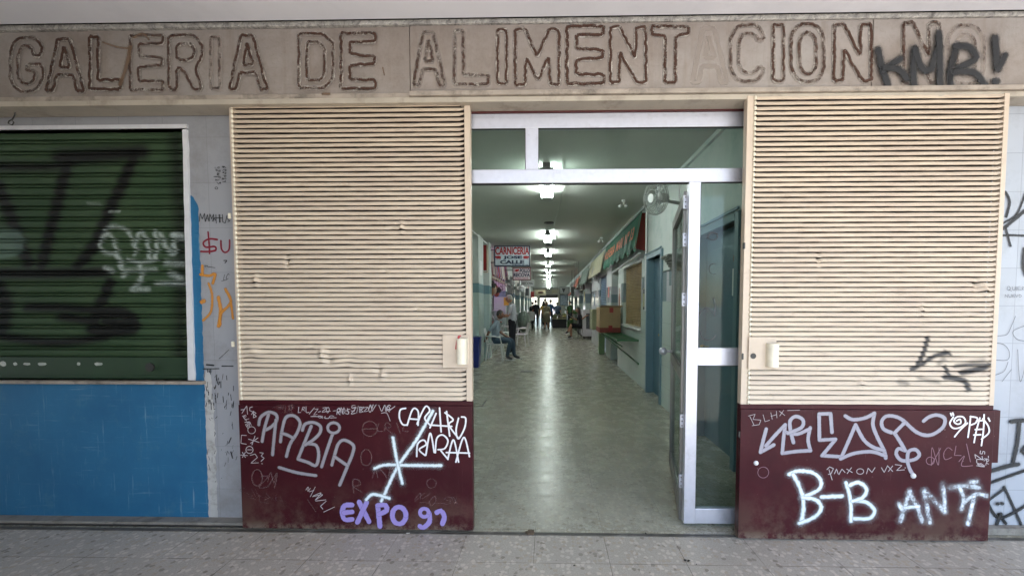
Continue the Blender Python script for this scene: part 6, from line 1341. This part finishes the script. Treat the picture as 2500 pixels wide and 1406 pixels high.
# produce stall
ps = thing('produce_stall', 'low dark produce stall with fruit trays right of the shoppers', 'stall', (.8, 21.8, 0)); x0 = aY(1349, 790, 21.9).x; x1 = aY(1383, 790, 21.9).x
m = MB(); m.box(x0, x1, 21.9, 23.2, 0, .56); m.build('stall_base', M['black'], ps); m = MB(); m.box(x0-.03, x1+.02, 21.86, 23.2, .561, .60); m.build('stall_top', simple('olive wood', (.30, .28, .16), .6), ps)
rr = random.Random(2)
for k in range(6):
    xx = x0+.02+(k % 3)*.30; yy = 22.0+(k//3)*.55; z = .60+(k//3)*.10; t = thing('fruit_crate', ['crate of greens at the near left of the produce stall', 'crate of dark fruit at the near middle of the produce stall', 'crate of yellow fruit at the near right of the produce stall', 'raised crate of pale fruit at the back left', 'raised crate of dark greens at the back middle', 'raised crate of yellow green fruit at the back right'][k], 'crate', (xx+.14, yy, z), 'crates on the produce stall')
    m = MB(); m.box(xx, xx+.28, yy, yy+.02, z+.001, z+.12); m.box(xx, xx+.28, yy+.42, yy+.44, z+.001, z+.12); m.box(xx, xx+.02, yy+.021, yy+.419, z+.001, z+.12); m.box(xx+.26, xx+.28, yy+.021, yy+.419, z+.001, z+.12); m.box(xx+.02, xx+.26, yy+.02, yy+.42, z+.001, z+.03); m.build('crate_box', simple('crate wood', (.20, .17, .10), .7) if k == 0 else bpy.data.materials['crate wood'], t)
    m = MB()
    for q in range(16): m.ell((xx+rr.uniform(.05, .23), yy+rr.uniform(.05, .38), z+.09+rr.uniform(0, .08)), (.04, .04, .04), 7, 5)
    m.build('fruit', simple('fruit %d' % k, [(.12, .2, .05), (.06, .03, .04), (.45, .36, .08), (.4, .38, .3), (.03, .08, .03), (.35, .36, .10)][k], .5, .5, 10), t, smooth=True)
for k in range(3):
    xx = aY(1388+k*6, 780, 21.5).x; t = thing('green_crate', ['green crate stack against the produce stall', 'green crate stack in the middle of three', 'green crate stack nearest the seated woman'][k], 'crate', (xx, 21.5, 0), 'green crates'); m = MB(); m.box(xx-.07, xx+.07, 21.3, 21.8, 0.002, .45+.1*k); m.build('crate_box', simple('crate green', (.035, .10, .025), .5, .5, 8) if k == 0 else bpy.data.materials['crate green'], t, bevel=.01)
    m = MB(); 
    for q in range(6): m.ell((xx+rr.uniform(-.04, .04), 21.35+q*.07, .47+.1*k), (.05, .05, .05), 7, 5)
    m.build('vegetables', bpy.data.materials['fruit %d' % (k*2 if k else 4)], t, smooth=True)

# hanging boards, cables and small things that crowd the far corridor
for k, (Y, xa, ya, xb, yb, c_, lbl) in enumerate(((16.4, 1283, 704, 1291, 722, (.10, .11, .12), 'dark narrow hanging board over the third left stall'), (18.2, 1296, 712, 1304, 726, (.30, .03, .03), 'small red hanging board far down the left side'), (17.2, 1394, 700, 1404, 716, (.12, .12, .11), 'dark hanging board far down the right side'), (26.5, 1347, 708, 1362, 716, (.45, .42, .30), 'cream hanging board near the bright exit'), (13.2, 1402, 706, 1414, 726, (.35, .38, .36), 'pale board edge under the washed green awning'))):
    A_, B_ = aY(xa, ya, Y), aY(xb, yb, Y); t = thing('hanging_board', lbl, 'sign', (A_.x, Y, B_.z)); m = MB(); m.box(A_.x, B_.x, Y, Y+.05, B_.z, A_.z); m.build('board_face', simple('hanging board %d' % k, c_, .5), t, bevel=.004)
    m = MB(); m.tube([(A_.x+.03, Y+.02, A_.z), (A_.x+.03, Y+.02, HC)], .006, 5); m.tube([(B_.x-.03, Y+.02, A_.z), (B_.x-.03, Y+.02, HC)], .006, 5); m.build('hanger_rods', M['dark_metal'], t)
cbx = thing('ceiling_cable', 'thin grey cable sagging along the corridor ceiling', 'cable', (0, 3, HC)); P = [(.16+.05*sin(i*1.3), 2.2+i*1.1, HC-.012-.012*abs(sin(i*.9))) for i in range(28)]; MB().tube(P, .006, 5).build('cable_run', M['fan_pl'], cbx)
cbr = thing('wall_cable', 'dark cable hanging beside the near wall fan', 'cable', (XR, 2.5, 2.2)); MB().tube([(XR-.012, 2.36, 2.85), (XR-.014, 2.40, 2.6), (XR-.012, 2.38, 2.3), (XR-.012, 2.34, 2.16)], .007, 6).build('cable_run', M['dark_metal'], cbr)
for k, (y, z, w_, h_, c_, lbl) in enumerate(((10.9, 1.75, .25, .35, (.5, .5, .46), 'pale sheet on the right pillar past the blue shutter'), (11.7, 1.45, .3, .42, (.12, .2, .3), 'blue poster on the right pillar past the blue shutter'), (15.7, 1.6, .35, .5, (.45, .40, .2), 'yellowish poster on a right pillar behind the cabinet'), (8.35, 1.7, .2, .3, (.5, .1, .08), 'small red poster on the white pillar beyond the large box'))):
    t = thing('wall_poster', lbl, 'poster', (XR, y, z)); m = MB(); m.box(XR-.006, XR-.001, y, y+w_, z, z+h_); m.build('sheet', simple('poster %d' % k, c_, .5, .5, 14), t)

for k, y in enumerate((17.2, 21.0, 24.8, 28.6, 32.4)):
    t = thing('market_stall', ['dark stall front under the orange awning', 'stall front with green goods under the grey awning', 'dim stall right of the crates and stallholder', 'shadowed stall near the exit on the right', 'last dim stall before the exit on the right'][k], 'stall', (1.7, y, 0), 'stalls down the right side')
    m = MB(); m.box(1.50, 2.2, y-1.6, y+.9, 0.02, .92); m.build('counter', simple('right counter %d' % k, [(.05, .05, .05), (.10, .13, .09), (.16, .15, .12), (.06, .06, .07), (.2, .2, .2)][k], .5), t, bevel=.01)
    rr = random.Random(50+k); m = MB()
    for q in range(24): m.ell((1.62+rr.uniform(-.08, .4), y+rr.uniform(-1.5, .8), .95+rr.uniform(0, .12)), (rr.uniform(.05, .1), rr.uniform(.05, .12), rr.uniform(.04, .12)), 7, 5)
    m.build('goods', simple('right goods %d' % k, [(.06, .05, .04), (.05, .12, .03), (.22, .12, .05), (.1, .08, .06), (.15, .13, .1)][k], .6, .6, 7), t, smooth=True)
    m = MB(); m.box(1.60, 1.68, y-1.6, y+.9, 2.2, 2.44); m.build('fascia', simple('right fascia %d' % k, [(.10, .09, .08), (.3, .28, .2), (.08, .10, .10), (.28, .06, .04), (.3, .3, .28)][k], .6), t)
